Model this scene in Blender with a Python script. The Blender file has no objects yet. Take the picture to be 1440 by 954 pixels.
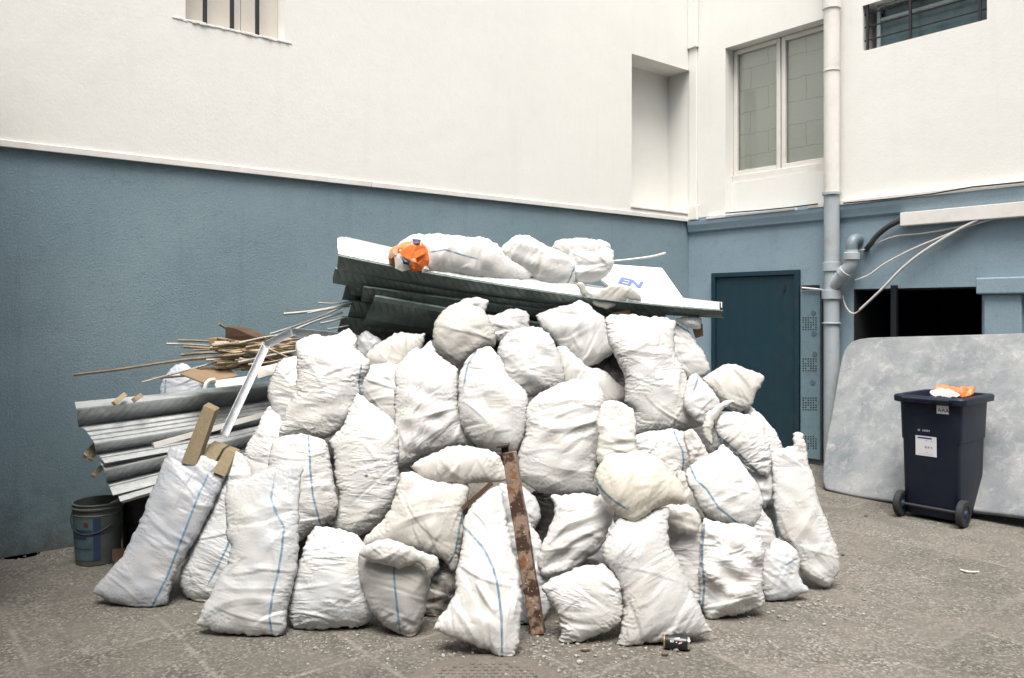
import bpy, math, random
import numpy as np
from mathutils import Vector, Matrix
from mathutils.geometry import delaunay_2d_cdt

random.seed(7)
S = bpy.context.scene
COL = S.collection
F, CX, CY, CZ = 1126.0, 720.0, 436.0, 1.6       # lens measured off the photograph (1440 px wide), eye height in metres


def P(px, py, Y):
    """point at distance Y in front of the lens seen at photo pixel px,py"""
    return Vector(((px - CX) / F * Y, Y, CZ - (py - CY) / F * Y))


def G(px, py):
    """ground point"""
    Y = F * CZ / (py - CY)
    return P(px, py, Y)


def tag(o, label=None, cat=None, group=None, kind=None):
    if label: o['label'] = label
    if cat: o['category'] = cat
    if group: o['group'] = group
    if kind: o['kind'] = kind
    return o


def empty(name, loc, label, cat, group=None):
    o = bpy.data.objects.new(name, None)
    o.empty_display_size = 0.1
    COL.objects.link(o)
    o.location = loc
    return tag(o, label, cat, group)


def worldloc(o):
    v = Vector(o.location)
    while o.parent:
        o = o.parent
        v = v + Vector(o.location)
    return v


class MB:
    """collects shapes in world coordinates; build() links them as ONE mesh object"""
    def __init__(self):
        self.v, self.f = [], []

    def add(self, vs, fs):
        n = len(self.v)
        self.v += [Vector(p) for p in vs]
        self.f += [tuple(i + n for i in f) for f in fs]
        return self

    def box(self, c, size, R=None):
        c = Vector(c); sx, sy, sz = (s / 2 for s in size)
        vs = []
        for x, y, z in ((-1,-1,-1),(1,-1,-1),(1,1,-1),(-1,1,-1),(-1,-1,1),(1,-1,1),(1,1,1),(-1,1,1)):
            p = Vector((x*sx, y*sy, z*sz))
            if R is not None: p = R @ p
            vs.append(c + p)
        return self.add(vs, [(0,3,2,1),(4,5,6,7),(0,1,5,4),(1,2,6,5),(2,3,7,6),(3,0,4,7)])

    def hexa(self, a, b):
        """solid between quad a (4 pts) and quad b (4 pts)"""
        return self.add(list(a) + list(b), [(0,1,2,3),(7,6,5,4),(4,5,1,0),(5,6,2,1),(6,7,3,2),(7,4,0,3)])

    def prism(self, poly, off):
        n = len(poly); off = Vector(off)
        vs = [Vector(p) for p in poly] + [Vector(p) + off for p in poly]
        fs = [tuple(range(n)), tuple(range(2*n-1, n-1, -1))]
        fs += [(n+i, n+(i+1) % n, (i+1) % n, i) for i in range(n)]
        return self.add(vs, fs)

    def tube(self, pts, r, n=8, cap=True, r2=None):
        pts = [Vector(p) for p in pts]
        m = len(pts); vs = []; fs = []
        up = Vector((0.13, 0.21, 0.97))
        prev = None
        for i, p in enumerate(pts):
            t = (pts[min(i+1, m-1)] - pts[max(i-1, 0)]).normalized()
            if prev is None:
                a = t.cross(up)
                if a.length < 0.1: a = t.cross(Vector((1, 0, 0)))
            else:
                a = prev - t * prev.dot(t)
            a.normalize(); prev = a
            b = t.cross(a)
            rr = r if r2 is None else r + (r2 - r) * i / (m - 1)
            if callable(r): rr = r(i / (m - 1))
            for k in range(n):
                th = 2 * math.pi * k / n
                vs.append(p + (a * math.cos(th) + b * math.sin(th)) * rr)
        for i in range(m - 1):
            for k in range(n):
                k2 = (k + 1) % n
                fs.append((i*n+k, i*n+k2, (i+1)*n+k2, (i+1)*n+k))
        if cap:
            fs.append(tuple(range(n-1, -1, -1)))
            fs.append(tuple((m-1)*n + k for k in range(n)))
        return self.add(vs, fs)

    def lathe(self, c, prof, axis=(0, 0, 1), n=32, cap0=True, cap1=True):
        """prof: (radius, height along axis)"""
        c = Vector(c); ax = Vector(axis).normalized()
        a = ax.cross(Vector((0.3, 0.9, 0.1)))
        if a.length < .05: a = ax.cross(Vector((1, 0, 0)))
        a.normalize(); b = ax.cross(a)
        vs, fs = [], []
        m = len(prof)
        for r, h in prof:
            for k in range(n):
                th = 2 * math.pi * k / n
                vs.append(c + ax*h + (a*math.cos(th) + b*math.sin(th))*r)
        for i in range(m-1):
            for k in range(n):
                k2 = (k+1) % n
                fs.append((i*n+k, i*n+k2, (i+1)*n+k2, (i+1)*n+k))
        if cap0: fs.append(tuple(range(n-1, -1, -1)))
        if cap1: fs.append(tuple((m-1)*n+k for k in range(n)))
        return self.add(vs, fs)

    def build(self, name, mat, parent=None, origin=None, bevel=0, smooth=False, solid=0, seg=2, angle=40):
        if parent is not None:
            o0 = worldloc(parent)
        elif origin is not None:
            o0 = Vector(origin)
        else:
            xs = [p.x for p in self.v]; ys = [p.y for p in self.v]; zs = [p.z for p in self.v]
            o0 = Vector(((min(xs)+max(xs))/2, (min(ys)+max(ys))/2, min(zs)))
        me = bpy.data.meshes.new(name)
        me.from_pydata([tuple(p - o0) for p in self.v], [], self.f)
        me.validate(); me.update()
        import bmesh
        bm = bmesh.new(); bm.from_mesh(me)
        bmesh.ops.recalc_face_normals(bm, faces=bm.faces)
        bm.to_mesh(me); bm.free()
        if isinstance(mat, (list, tuple)):
            for m_ in mat: me.materials.append(m_)
        else:
            me.materials.append(mat)
        ob = bpy.data.objects.new(name, me)
        COL.objects.link(ob)
        if parent is not None:
            ob.parent = parent
        else:
            ob.location = o0
        if solid:
            md = ob.modifiers.new('thickness', 'SOLIDIFY'); md.thickness = solid; md.offset = -1
        if bevel:
            md = ob.modifiers.new('edges', 'BEVEL'); md.width = bevel; md.segments = seg
            md.limit_method = 'ANGLE'; md.angle_limit = math.radians(angle)
        if smooth:
            me.polygons.foreach_set('use_smooth', [True]*len(me.polygons))
            try:
                me.set_sharp_from_angle(angle=math.radians(angle))
            except Exception:
                pass
        return ob


def hide_none():
    pass


def text_mesh(txt, size, origin, ux, uz, mat, name, parent, thick=0.0006, bold=0.0):
    """flat lettering laid along ux (reading direction) with up = uz"""
    cu = bpy.data.curves.new('lettering', 'FONT')
    cu.body = txt; cu.size = size; cu.offset = size*bold; cu.extrude = thick; cu.align_x = 'LEFT'
    tmp = bpy.data.objects.new('lettering', cu)
    COL.objects.link(tmp)
    dg = bpy.context.evaluated_depsgraph_get()
    me0 = bpy.data.meshes.new_from_object(tmp.evaluated_get(dg))
    bpy.data.objects.remove(tmp)
    ux = Vector(ux).normalized(); uz = Vector(uz).normalized(); n = ux.cross(uz)
    o = Vector(origin)
    mb = MB()
    mb.add([o + ux*v.co.x + uz*v.co.y + n*v.co.z for v in me0.vertices], [tuple(p.vertices) for p in me0.polygons])
    bpy.data.meshes.remove(me0)
    return mb.build(name, mat, parent)


# ------------------------------------------------------------------ materials
def newmat(name):
    m = bpy.data.materials.new(name); m.use_nodes = True
    nt = m.node_tree
    b = nt.nodes['Principled BSDF']
    return m, nt, b


def N(nt, typ, **kw):
    n = nt.nodes.new(typ)
    for k, v in kw.items():
        if k in n.inputs.keys():
            n.inputs[k].default_value = v
        else:
            setattr(n, k, v)
    return n


def L(nt, a, b):
    nt.links.new(a, b)


def ramp(nt, fac, stops):
    r = nt.nodes.new('ShaderNodeValToRGB')
    el = r.color_ramp.elements
    while len(el) > 1: el.remove(el[-1])
    el[0].position = stops[0][0]; el[0].color = stops[0][1]
    for p, c in stops[1:]:
        e = el.new(p); e.color = c
    L(nt, fac, r.inputs[0])
    return r


def g4(v): return (v, v, v, 1)


def mix(nt, fac, a, b, mode='MIX'):
    m = nt.nodes.new('ShaderNodeMix'); m.data_type = 'RGBA'; m.blend_type = mode
    for s, val in ((m.inputs[0], fac), (m.inputs[6], a), (m.inputs[7], b)):
        if hasattr(val, 'links'): L(nt, val, s)
        elif isinstance(val, (int, float)): s.default_value = val
        else: s.default_value = tuple(val) + (1,) if len(val) == 3 else val
    return m.outputs[2]


def pmat(name, c1, c2=None, scale=8.0, rough=0.6, metal=0.0, bump=0.15, bscale=60.0, dirt=None, dirt_amt=0.4, dirt_scale=3.0,
         bdist=0.004, stretch=None, spec=0.5, rough2=None, detail=6):
    m, nt, b = newmat(name)
    tc = N(nt, 'ShaderNodeTexCoord')
    co = tc.outputs['Object']
    if stretch:
        mp = N(nt, 'ShaderNodeMapping'); mp.inputs['Scale'].default_value = stretch
        L(nt, co, mp.inputs['Vector']); co = mp.outputs[0]
    n1 = N(nt, 'ShaderNodeTexNoise', Scale=scale, Detail=detail, Roughness=0.6); L(nt, co, n1.inputs['Vector'])
    r1 = ramp(nt, n1.outputs['Fac'], [(0.3, g4(0)), (0.7, g4(1))])
    colr = mix(nt, r1.outputs[0], c1, c2 or tuple(x*0.88 for x in c1))
    if dirt:
        n2 = N(nt, 'ShaderNodeTexNoise', Scale=dirt_scale, Detail=9, Roughness=0.7); L(nt, tc.outputs['Object'], n2.inputs['Vector'])
        r2 = ramp(nt, n2.outputs['Fac'], [(0.5, g4(0)), (0.68, g4(dirt_amt))])
        colr = mix(nt, r2.outputs[0], colr, dirt)
    L(nt, colr, b.inputs['Base Color'])
    b.inputs['Metallic'].default_value = metal
    b.inputs['Specular IOR Level'].default_value = spec
    if rough2 is not None:
        rr = N(nt, 'ShaderNodeMapRange'); rr.inputs[3].default_value = rough; rr.inputs[4].default_value = rough2
        L(nt, n1.outputs['Fac'], rr.inputs[0]); L(nt, rr.outputs[0], b.inputs['Roughness'])
    else:
        b.inputs['Roughness'].default_value = rough
    if bump:
        n3 = N(nt, 'ShaderNodeTexNoise', Scale=bscale, Detail=5, Roughness=0.65); L(nt, co, n3.inputs['Vector'])
        bp = N(nt, 'ShaderNodeBump', Strength=bump, Distance=bdist); L(nt, n3.outputs['Fac'], bp.inputs['Height'])
        L(nt, bp.outputs[0], b.inputs['Normal'])
    return m


def bag_material():
    m, nt, b = newmat('woven_sack')
    oi = N(nt, 'ShaderNodeObjectInfo')
    tc = N(nt, 'ShaderNodeTexCoord')
    at = N(nt, 'ShaderNodeAttribute', attribute_name='stripe')
    fl = N(nt, 'ShaderNodeAttribute', attribute_name='fab')       # fabric coordinates in metres
    # dust and grime with their own shapes
    ad = N(nt, 'ShaderNodeVectorMath', operation='ADD'); L(nt, tc.outputs['Object'], ad.inputs[0])
    sc = N(nt, 'ShaderNodeVectorMath', operation='SCALE'); L(nt, oi.outputs['Random'], sc.inputs['Scale']); sc.inputs[0].default_value = (37, 11, 23)
    L(nt, sc.outputs[0], ad.inputs[1])
    n1 = N(nt, 'ShaderNodeTexNoise', Scale=5.0, Detail=8, Roughness=0.68); L(nt, ad.outputs[0], n1.inputs['Vector'])
    r1 = ramp(nt, n1.outputs['Fac'], [(0.46, g4(0)), (0.72, g4(0.55))])
    c = mix(nt, r1.outputs[0], oi.outputs['Color'], (0.52, 0.485, 0.43))
    n2 = N(nt, 'ShaderNodeTexNoise', Scale=34.0, Detail=4, Roughness=0.6); L(nt, ad.outputs[0], n2.inputs['Vector'])
    r2 = ramp(nt, n2.outputs['Fac'], [(0.66, g4(0)), (0.78, g4(0.35))])
    c = mix(nt, r2.outputs[0], c, (0.36, 0.32, 0.27))
    # printed blue selvedge thread
    ab = N(nt, 'ShaderNodeMath', operation='ABSOLUTE'); L(nt, at.outputs['Fac'], ab.inputs[0])
    lt = N(nt, 'ShaderNodeMapRange'); lt.inputs[1].default_value = 0.0042; lt.inputs[2].default_value = 0.0072
    lt.inputs[3].default_value = 0.85; lt.inputs[4].default_value = 0.0
    L(nt, ab.outputs[0], lt.inputs[0])
    n4 = N(nt, 'ShaderNodeTexNoise', Scale=40.0, Detail=3); L(nt, ad.outputs[0], n4.inputs['Vector'])
    r4 = ramp(nt, n4.outputs['Fac'], [(0.3, g4(0.45)), (0.55, g4(1))])
    mm = N(nt, 'ShaderNodeMath', operation='MULTIPLY'); L(nt, lt.outputs[0], mm.inputs[0]); L(nt, r4.outputs[0], mm.inputs[1])
    c = mix(nt, mm.outputs[0], c, (0.055, 0.165, 0.255))
    sp_ = N(nt, 'ShaderNodeAttribute', attribute_name='spot')
    rs_ = N(nt, 'ShaderNodeMapRange'); rs_.inputs[1].default_value = .007; rs_.inputs[2].default_value = .013; rs_.inputs[3].default_value = .85; rs_.inputs[4].default_value = 0
    L(nt, sp_.outputs['Fac'], rs_.inputs[0])
    c = mix(nt, rs_.outputs[0], c, (0.10, 0.075, 0.055))
    L(nt, c, b.inputs['Base Color'])
    b.inputs['Roughness'].default_value = 0.4
    b.inputs['Specular IOR Level'].default_value = 0.45
    # fine creases across the cloth + weave
    mp = N(nt, 'ShaderNodeMapping'); mp.inputs['Scale'].default_value = (7, 22, 1); L(nt, fl.outputs['Vector'], mp.inputs['Vector'])
    n5 = N(nt, 'ShaderNodeTexNoise', Scale=1.0, Detail=2, Roughness=0.45, Distortion=0.5); L(nt, mp.outputs[0], n5.inputs['Vector'])
    vo = N(nt, 'ShaderNodeTexVoronoi', feature='DISTANCE_TO_EDGE', Scale=1.0)
    mp2 = N(nt, 'ShaderNodeMapping'); mp2.inputs['Scale'].default_value = (11, 17, 1); L(nt, fl.outputs['Vector'], mp2.inputs['Vector'])
    nd = N(nt, 'ShaderNodeTexNoise', Scale=1.5, Detail=3); L(nt, mp2.outputs[0], nd.inputs['Vector'])
    va = N(nt, 'ShaderNodeVectorMath', operation='ADD'); L(nt, mp2.outputs[0], va.inputs[0]); L(nt, nd.outputs['Color'], va.inputs[1])
    L(nt, va.outputs[0], vo.inputs['Vector'])
    cr = N(nt, 'ShaderNodeMapRange'); cr.inputs[1].default_value = 0.0; cr.inputs[2].default_value = 0.16; L(nt, vo.outputs['Distance'], cr.inputs[0])
    # crisp crinkles: ridged noise stretched across the cloth, in clusters, two directions
    prev = None
    for k_, (sx_, sy_, rot_, st_, ds_) in enumerate(((7, 34, .12, .42, .010), (12, 50, -.35, .26, .006), (24, 9, .5, .22, .007))):
        mk = N(nt, 'ShaderNodeMapping'); mk.inputs['Rotation'].default_value = (0, 0, rot_); mk.inputs['Location'].default_value = (k_*3.3, k_*1.7, 0)
        L(nt, fl.outputs['Vector'], mk.inputs['Vector'])
        m2_ = N(nt, 'ShaderNodeMapping'); m2_.inputs['Scale'].default_value = (sx_, sy_, 1); L(nt, mk.outputs[0], m2_.inputs['Vector'])
        nz = N(nt, 'ShaderNodeTexNoise', Scale=1.0, Detail=1.5, Roughness=0.5, Distortion=0.35); L(nt, m2_.outputs[0], nz.inputs['Vector'])
        s1 = N(nt, 'ShaderNodeMath', operation='SUBTRACT'); s1.inputs[1].default_value = .5; L(nt, nz.outputs['Fac'], s1.inputs[0])
        s2 = N(nt, 'ShaderNodeMath', operation='ABSOLUTE'); L(nt, s1.outputs[0], s2.inputs[0])
        s3 = N(nt, 'ShaderNodeMapRange'); s3.inputs[1].default_value = 0; s3.inputs[2].default_value = .16; s3.inputs[3].default_value = 1; s3.inputs[4].default_value = 0; L(nt, s2.outputs[0], s3.inputs[0])
        mm_ = N(nt, 'ShaderNodeMapping'); mm_.inputs['Scale'].default_value = (5, 6, 1); mm_.inputs['Location'].default_value = (k_*9.1, 2.2, 0); L(nt, fl.outputs['Vector'], mm_.inputs['Vector'])
        nm = N(nt, 'ShaderNodeTexNoise', Scale=1.0, Detail=2); L(nt, mm_.outputs[0], nm.inputs['Vector'])
        rm = ramp(nt, nm.outputs['Fac'], [(.47, g4(0.06)), (.68, g4(1))])
        ht = N(nt, 'ShaderNodeMath', operation='MULTIPLY'); L(nt, s3.outputs[0], ht.inputs[0]); L(nt, rm.outputs[0], ht.inputs[1])
        b2 = N(nt, 'ShaderNodeBump', Distance=ds_); L(nt, ht.outputs[0], b2.inputs['Height'])
        ck_ = N(nt, 'ShaderNodeAttribute', attribute_name='crinkle', attribute_type='OBJECT'); mk2 = N(nt, 'ShaderNodeMath', operation='MULTIPLY'); mk2.inputs[1].default_value = st_; L(nt, ck_.outputs['Fac'], mk2.inputs[0]); L(nt, mk2.outputs[0], b2.inputs['Strength'])
        if prev is not None: L(nt, prev.outputs[0], b2.inputs['Normal'])
        prev = b2
    L(nt, b2.outputs[0], b.inputs['Normal'])
    return m
# ------------------------------------------------------------------ cloth sacks
# A sack is a closed cloth: its outline has its own distance and tilt, it is inflated to a real
# thickness, and then the extra cloth is made to buckle into creases (a small cloth relaxation in numpy).
BAGS = []


def bag(name, pts, Y, label, tilt=0.22, yaw=0.0, ax=(0, -1), stripe=None, ex=(0.06, 0.03), col='w', fat=0.66, neck=0.25,
        neck_thin=0.45, cat='sack', lump=0.03, lam=1.0, kt=0.014, cs=0.8, cdir=0.0, cspread=35.0, nc=32, group='white rubble sacks in the heap', grow=0.3, floor=False, spot=None, part_of=None, pw=0.40, mat=None):
    BAGS.append(dict(name=name, pts=pts, Y=Y, label=label, tilt=tilt, yaw=yaw, ax=ax, stripe=stripe, ex=ex, col=col, fat=fat, neck=neck,
                     neck_thin=neck_thin, cat=cat, lump=lump, lam=lam, kt=kt, group=group, grow=grow, floor=floor, pw=pw, mat=mat, cs=cs, cdir=cdir, cspread=cspread, nc=nc, part_of=part_of, spot=spot))


def chaikin(p, it=2):
    """rounds the outline but keeps sharp ears and corners"""
    p = np.asarray(p, float)
    for _ in range(it):
        q = np.roll(p, -1, 0); o = np.roll(p, 1, 0)
        a = p - o; b = q - p
        ca = (a*b).sum(1) / (np.linalg.norm(a, axis=1)*np.linalg.norm(b, axis=1) + 1e-9)
        sharp = ca < 0.60
        out = []
        for i in range(len(p)):
            if sharp[i]:
                out += [0.9*p[i] + 0.1*o[i], 0.9*p[i] + 0.1*q[i]]
            else:
                out += [0.78*p[i] + 0.22*o[i], 0.78*p[i] + 0.22*q[i]]
        p = np.array(out)
    return p


def resample(p, s):
    q = np.vstack([p, p[:1]])
    d = np.linalg.norm(np.diff(q, axis=0), axis=1)
    t = np.concatenate([[0], np.cumsum(d)])
    n = max(12, int(round(t[-1] / s)))
    u = np.linspace(0, t[-1], n, endpoint=False)
    return np.stack([np.interp(u, t, q[:, 0]), np.interp(u, t, q[:, 1])], 1)


def inside(poly, pts):
    x, y = pts[:, 0], pts[:, 1]
    r = np.zeros(len(pts), bool)
    n = len(poly)
    for i in range(n):
        x1, y1 = poly[i]; x2, y2 = poly[(i+1) % n]
        c = ((y1 > y) != (y2 > y)) & (x < (x2-x1)*(y-y1)/(y2-y1+1e-12) + x1)
        r ^= c
    return r


def waves(rng, c, a, lc, la, n=18):
    """smooth random field over cloth coords c (across) and a (along)"""
    v = np.zeros_like(c)
    for _ in range(n):
        kc = 2*math.pi/rng.uniform(*lc) * rng.choice([-1, 1]); ka = 2*math.pi/rng.uniform(*la)
        v += np.sin(kc*c + ka*a + rng.uniform(0, 6.28))
    return v / math.sqrt(n/2)


def flat_bag(B, idx, d):
    rng = np.random.default_rng(100 + idx)
    Y0 = B['Y']; px2m = Y0 / F
    sp = d / px2m
    pts = np.asarray(B['pts'], float)
    area = 0.5*np.sum(pts[:, 0]*np.roll(pts[:, 1], -1) - np.roll(pts[:, 0], -1)*pts[:, 1])
    if area < 0: pts = pts[::-1]
    poly = chaikin(pts, 2)
    if B['grow']:
        t = np.roll(poly, -1, 0) - np.roll(poly, 1, 0)
        nrm = np.stack([t[:, 1], -t[:, 0]], 1); nrm /= np.linalg.norm(nrm, axis=1, keepdims=True) + 1e-9
        poly = poly + nrm*B['grow']
    poly = resample(poly, sp)
    t = np.roll(poly, -1, 0) - np.roll(poly, 1, 0)
    nrm = np.stack([t[:, 1], -t[:, 0]], 1); nrm /= np.linalg.norm(nrm, axis=1, keepdims=True) + 1e-9
    per = len(poly)*d; sarc = np.arange(len(poly))*d
    jit = np.zeros(len(poly))
    for lamb, am_ in ((0.16, .0014), (0.07, .0012), (0.035, .0008)):
        for _ in range(3):
            k_ = max(1, round(per/(lamb*rng.uniform(.7, 1.4))))
            jit += am_*np.sin(2*math.pi*k_*sarc/per + rng.uniform(0, 6.28))
    poly = poly + nrm*(jit/px2m)[:, None]
    A = np.array(B['ax'], float); A /= np.linalg.norm(A)
    C = np.array([-A[1], A[0]])
    cen = poly.mean(0)
    al = (poly - cen) @ A; cl = (poly - cen) @ C
    nx = int((cl.max()-cl.min())/sp) + 4; ny = int((al.max()-al.min())/(sp*.866)) + 4
    gi, gj = np.meshgrid(np.arange(nx), np.arange(ny))
    lx = cl.min() - sp + (gi + 0.5*(gj % 2))*sp; ly = al.min() - sp + gj*sp*.866
    lp = np.stack([lx.ravel(), ly.ravel()], 1) + rng.normal(0, 0.10*sp, (nx*ny, 2))
    lat = cen + lp[:, :1]*C + lp[:, 1:]*A
    lat = lat[inside(poly, lat)]
    # keep clear of the outline
    dmin = np.full(len(lat), 1e9)
    for k in range(0, len(poly), 64):
        dd = np.linalg.norm(lat[:, None]-poly[None, k:k+64], axis=2).min(1)
        dmin = np.minimum(dmin, dd)
    lat = lat[dmin > 0.6*sp]
    allp = np.vstack([poly, lat])
    nb = len(poly)
    ed = [(i, (i+1) % nb) for i in range(nb)]
    r = delaunay_2d_cdt([Vector(p) for p in allp], ed, [], 1, 1e-5)
    V = np.array([(v.x, v.y) for v in r[0]])
    T = np.array([tuple(t) for t in r[2] if len(t) == 3])
    # signed area consistent
    a2 = (V[T[:, 1], 0]-V[T[:, 0], 0])*(V[T[:, 2], 1]-V[T[:, 0], 1]) - (V[T[:, 2], 0]-V[T[:, 0], 0])*(V[T[:, 1], 1]-V[T[:, 0], 1])
    T[a2 < 0] = T[a2 < 0][:, ::-1]
    E = np.vstack([T[:, [0, 1]], T[:, [1, 2]], T[:, [2, 0]]]); Es = np.sort(E, 1)
    key = Es[:, 0]*len(V) + Es[:, 1]
    uk, cnt = np.unique(key, return_counts=True)
    bnd = uk[cnt == 1]
    isb = np.zeros(len(V), bool); isb[bnd // len(V)] = True; isb[bnd % len(V)] = True
    used = np.zeros(len(V), bool); used[T.ravel()] = True
    isb |= ~used
    ue = np.stack([uk // len(V), uk % len(V)], 1)
    # membrane height (Poisson) by conjugate gradients
    n = len(V)
    deg = np.bincount(ue.ravel(), minlength=n).astype(float)
    free = ~isb
    def lap(x):
        s = np.bincount(ue[:, 0], x[ue[:, 1]], n) + np.bincount(ue[:, 1], x[ue[:, 0]], n)
        y = deg*x - s
        y[~free] = 0
        return y
    b = np.where(free, 1.5*d*d, 0.0)
    x = np.zeros(n); rr = b.copy(); p = rr.copy(); rs = rr @ rr
    for _ in range(220):
        Ap = lap(p); al_ = rs/(p @ Ap + 1e-30); x += al_*p; rr -= al_*Ap; r2 = rr @ rr
        if r2 < 1e-14*max(1, b @ b): break
        p = rr + (r2/rs)*p; rs = r2
    phi = np.maximum(x, 0)
    along = (V - cen) @ A; across = (V - cen) @ C
    tt = (along - along.min()) / (np.ptp(along) + 1e-9)           # 0 bottom .. 1 mouth
    am = along*px2m; cm = across*px2m
    top = math.sqrt(2*phi.max() + 1e-12)
    rb = np.full(n, 1e9); sb = np.zeros(n)
    for k in range(0, len(poly), 64):
        dd = np.linalg.norm(V[:, None]-poly[None, k:k+64], axis=2)
        mi = dd.argmin(1); dm = dd[np.arange(n), mi]
        w_ = dm < rb
        rb[w_] = dm[w_]; sb[w_] = (k + mi[w_])*d
    rb *= px2m
    tang = (np.roll(poly, -1, 0) - np.roll(poly, 1, 0)); tang /= np.linalg.norm(tang, axis=1, keepdims=True) + 1e-9
    tv = tang[np.clip((sb/d).astype(int), 0, len(poly)-1)]
    tv = np.stack([tv @ C, tv @ A], 1)
    h = B['fat']*top*(phi/(phi.max()+1e-12))**B['pw']
    nk = B['neck']
    if nk > 0:
        k = np.clip((1-tt)/nk, 0, 1); k = k*k*(3-2*k)
        h *= B['neck_thin'] + (1-B['neck_thin'])*k
    h *= 1.0 - 0.18*np.clip(tt, 0, 1)                         # bellied towards the bottom
    lumps = waves(rng, cm, am, (0.12, 0.4), (0.12, 0.4), 10)
    h *= 1 + B['lump']*lumps
    # centre sheet along the sight rays on a tilted plane
    pb = V[:, 1].max()
    Yv = Y0 + B['tilt']*(pb - V[:, 1])*px2m + B['yaw']*(V[:, 0] - cen[0])*px2m
    X0 = np.stack([(V[:, 0]-CX)/F*Yv, Yv, CZ-(V[:, 1]-CY)/F*Yv], 1)
    ray = X0 - np.array([0, 0, CZ]); ray /= np.linalg.norm(ray, axis=1, keepdims=True)
    nrm = np.array([B['yaw'], -1.0, B['tilt']]); nrm /= np.linalg.norm(nrm)
    dirv = -0.72*ray + 0.28*nrm; dirv /= np.linalg.norm(dirv, axis=1, keepdims=True)
    # two sheets sharing the seam
    bi = np.full(n, -1); fi = np.where(free)[0]
    bi[isb] = np.where(isb)[0]; bi[fi] = n + np.arange(len(fi))
    Xf = X0 + dirv*h[:, None]; Xb = X0 - dirv*(h*0.8)[:, None]
    X = np.vstack([Xf, Xb[fi]])
    Tb = bi[T]
    tri = np.vstack([T, Tb[:, ::-1]])
    eb = np.sort(bi[ue], 1)
    edges = np.vstack([ue, eb[(free[ue[:, 0]] | free[ue[:, 1]])]])
    src = np.concatenate([np.arange(n), fi])
    amF, cmF, ttF = am[src], cm[src], tt[src]
    side = np.concatenate([np.zeros(n), np.ones(len(fi))])
    # spare cloth
    ea, ec = B['ex']; lm = B['lam']
    n1 = waves(rng, cmF + 3*side, amF, (0.15, 0.6), (0.08, 0.3), 12)
    n2 = waves(rng, cmF + 5*side, amF, (0.10, 0.35), (0.12, 0.5), 12)
    bandA = np.clip(0.45 + 0.8*n1, 0.0, 2.0); bandC = np.clip(0.30 + 0.7*n2, 0, 2.0)
    topz = np.clip((ttF - 0.62)/0.38, 0, 1)
    exA = 0.65*ea*bandA; exC = 0.65*ec*bandC + 0.06*topz**1.5*(1 if nk > 0 else 0)
    dv = np.stack([cmF, amF], 1)
    de = dv[edges[:, 1]] - dv[edges[:, 0]]
    dl = (de**2).sum(1) + 1e-12
    cosA = de[:, 1]**2/dl
    isbF = isb[src] & (side == 0)
    eA = 0.5*(exA[edges[:, 0]]+exA[edges[:, 1]]); eC = 0.5*(exC[edges[:, 0]]+exC[edges[:, 1]])
    # gathers running in from the sewn edges
    pk = waves(rng, sb[src], sb[src]*0 + side, (0.12, 0.6), (1, 9), 8)
    es = (0.5*ea + 0.04)*np.exp(-rb[src]/0.055)*np.clip(0.7 + 0.6*pk, 0, 1.6)
    tvF = tv[src]
    ct = ((de*0.5*(tvF[edges[:, 0]]+tvF[edges[:, 1]])).sum(1))**2/dl
    exE = eA*cosA + eC*(1-cosA) + 0.5*(es[edges[:, 0]]+es[edges[:, 1]])*ct
    seam = isbF[edges[:, 0]] & isbF[edges[:, 1]]
    exE[seam] = 0.0
    seed = 0.5*waves(rng, cmF + 9*side, amF, (0.10*lm, 0.45*lm), (0.035*lm, 0.09*lm), 22)
    seed += 0.9*np.exp(-rb[src]/0.07)*waves(rng, sb[src] + 3*side, rb[src], (0.022, 0.06), (0.12, 0.5), 16)
    # folds: tents with a sharp ridge line, flat faces either side
    fold = np.zeros(len(X))
    wid = np.ptp(cm); hei = np.ptp(am)
    cl_ = [(rng.uniform(cm.min(), cm.max()), rng.uniform(am.min(), am.max()), rng.normal(0, B['cspread'])) for _ in range(5)]
    for q in range(B['nc']*2):
        sd_ = q % 2
        if rng.random() < 0.62:
            k_ = cl_[rng.integers(0, 5)]
            pc = np.array([k_[0] + rng.normal(0, .22*wid), k_[1] + rng.normal(0, .085)])
            th = math.radians(B['cdir'] + k_[2] + rng.normal(0, 11))
        else:
            pc = np.array([rng.uniform(cm.min(), cm.max()), rng.uniform(am.min(), am.max())])
            th = math.radians(B['cdir'] + rng.normal(0, B['cspread']))
        u = np.array([math.cos(th), math.sin(th)]); v = np.array([-u[1], u[0]])
        rel = dv - pc
        ll = rng.uniform(0.05, 0.22)*lm; ww = math.exp(rng.uniform(math.log(.014), math.log(.046)))*lm
        bow = rng.normal(0, 0.9)
        du = rel @ u; dn = rel @ v + bow*du*du
        asy = rng.uniform(0.25, 1.0)
        wn = np.where(dn > 0, ww, ww*asy)
        f_ = np.clip(1-np.abs(dn)/wn, 0, 1)*np.clip(1-(du/ll)**2, 0, 1)
        fold += np.where(side == sd_, f_*ww*rng.uniform(0.05, 0.24)*rng.choice([1, 1, -1]), 0)
    fold *= B['cs']
    nv = np.vstack([dirv, -dirv[fi]])
    amp = 0.0018*(0.3 + 0.7*np.clip(bandA, 0, 1.5))
    edge_f = np.clip(rb[src]/0.03, 0.15, 1)
    X = X + nv*(fold*edge_f)[:, None]
    Xs = X + nv*(seed*amp*edge_f)[:, None]
    # stripe: signed distance to the traced thread, front sheet
    st = np.full(len(X), 1.0)
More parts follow.
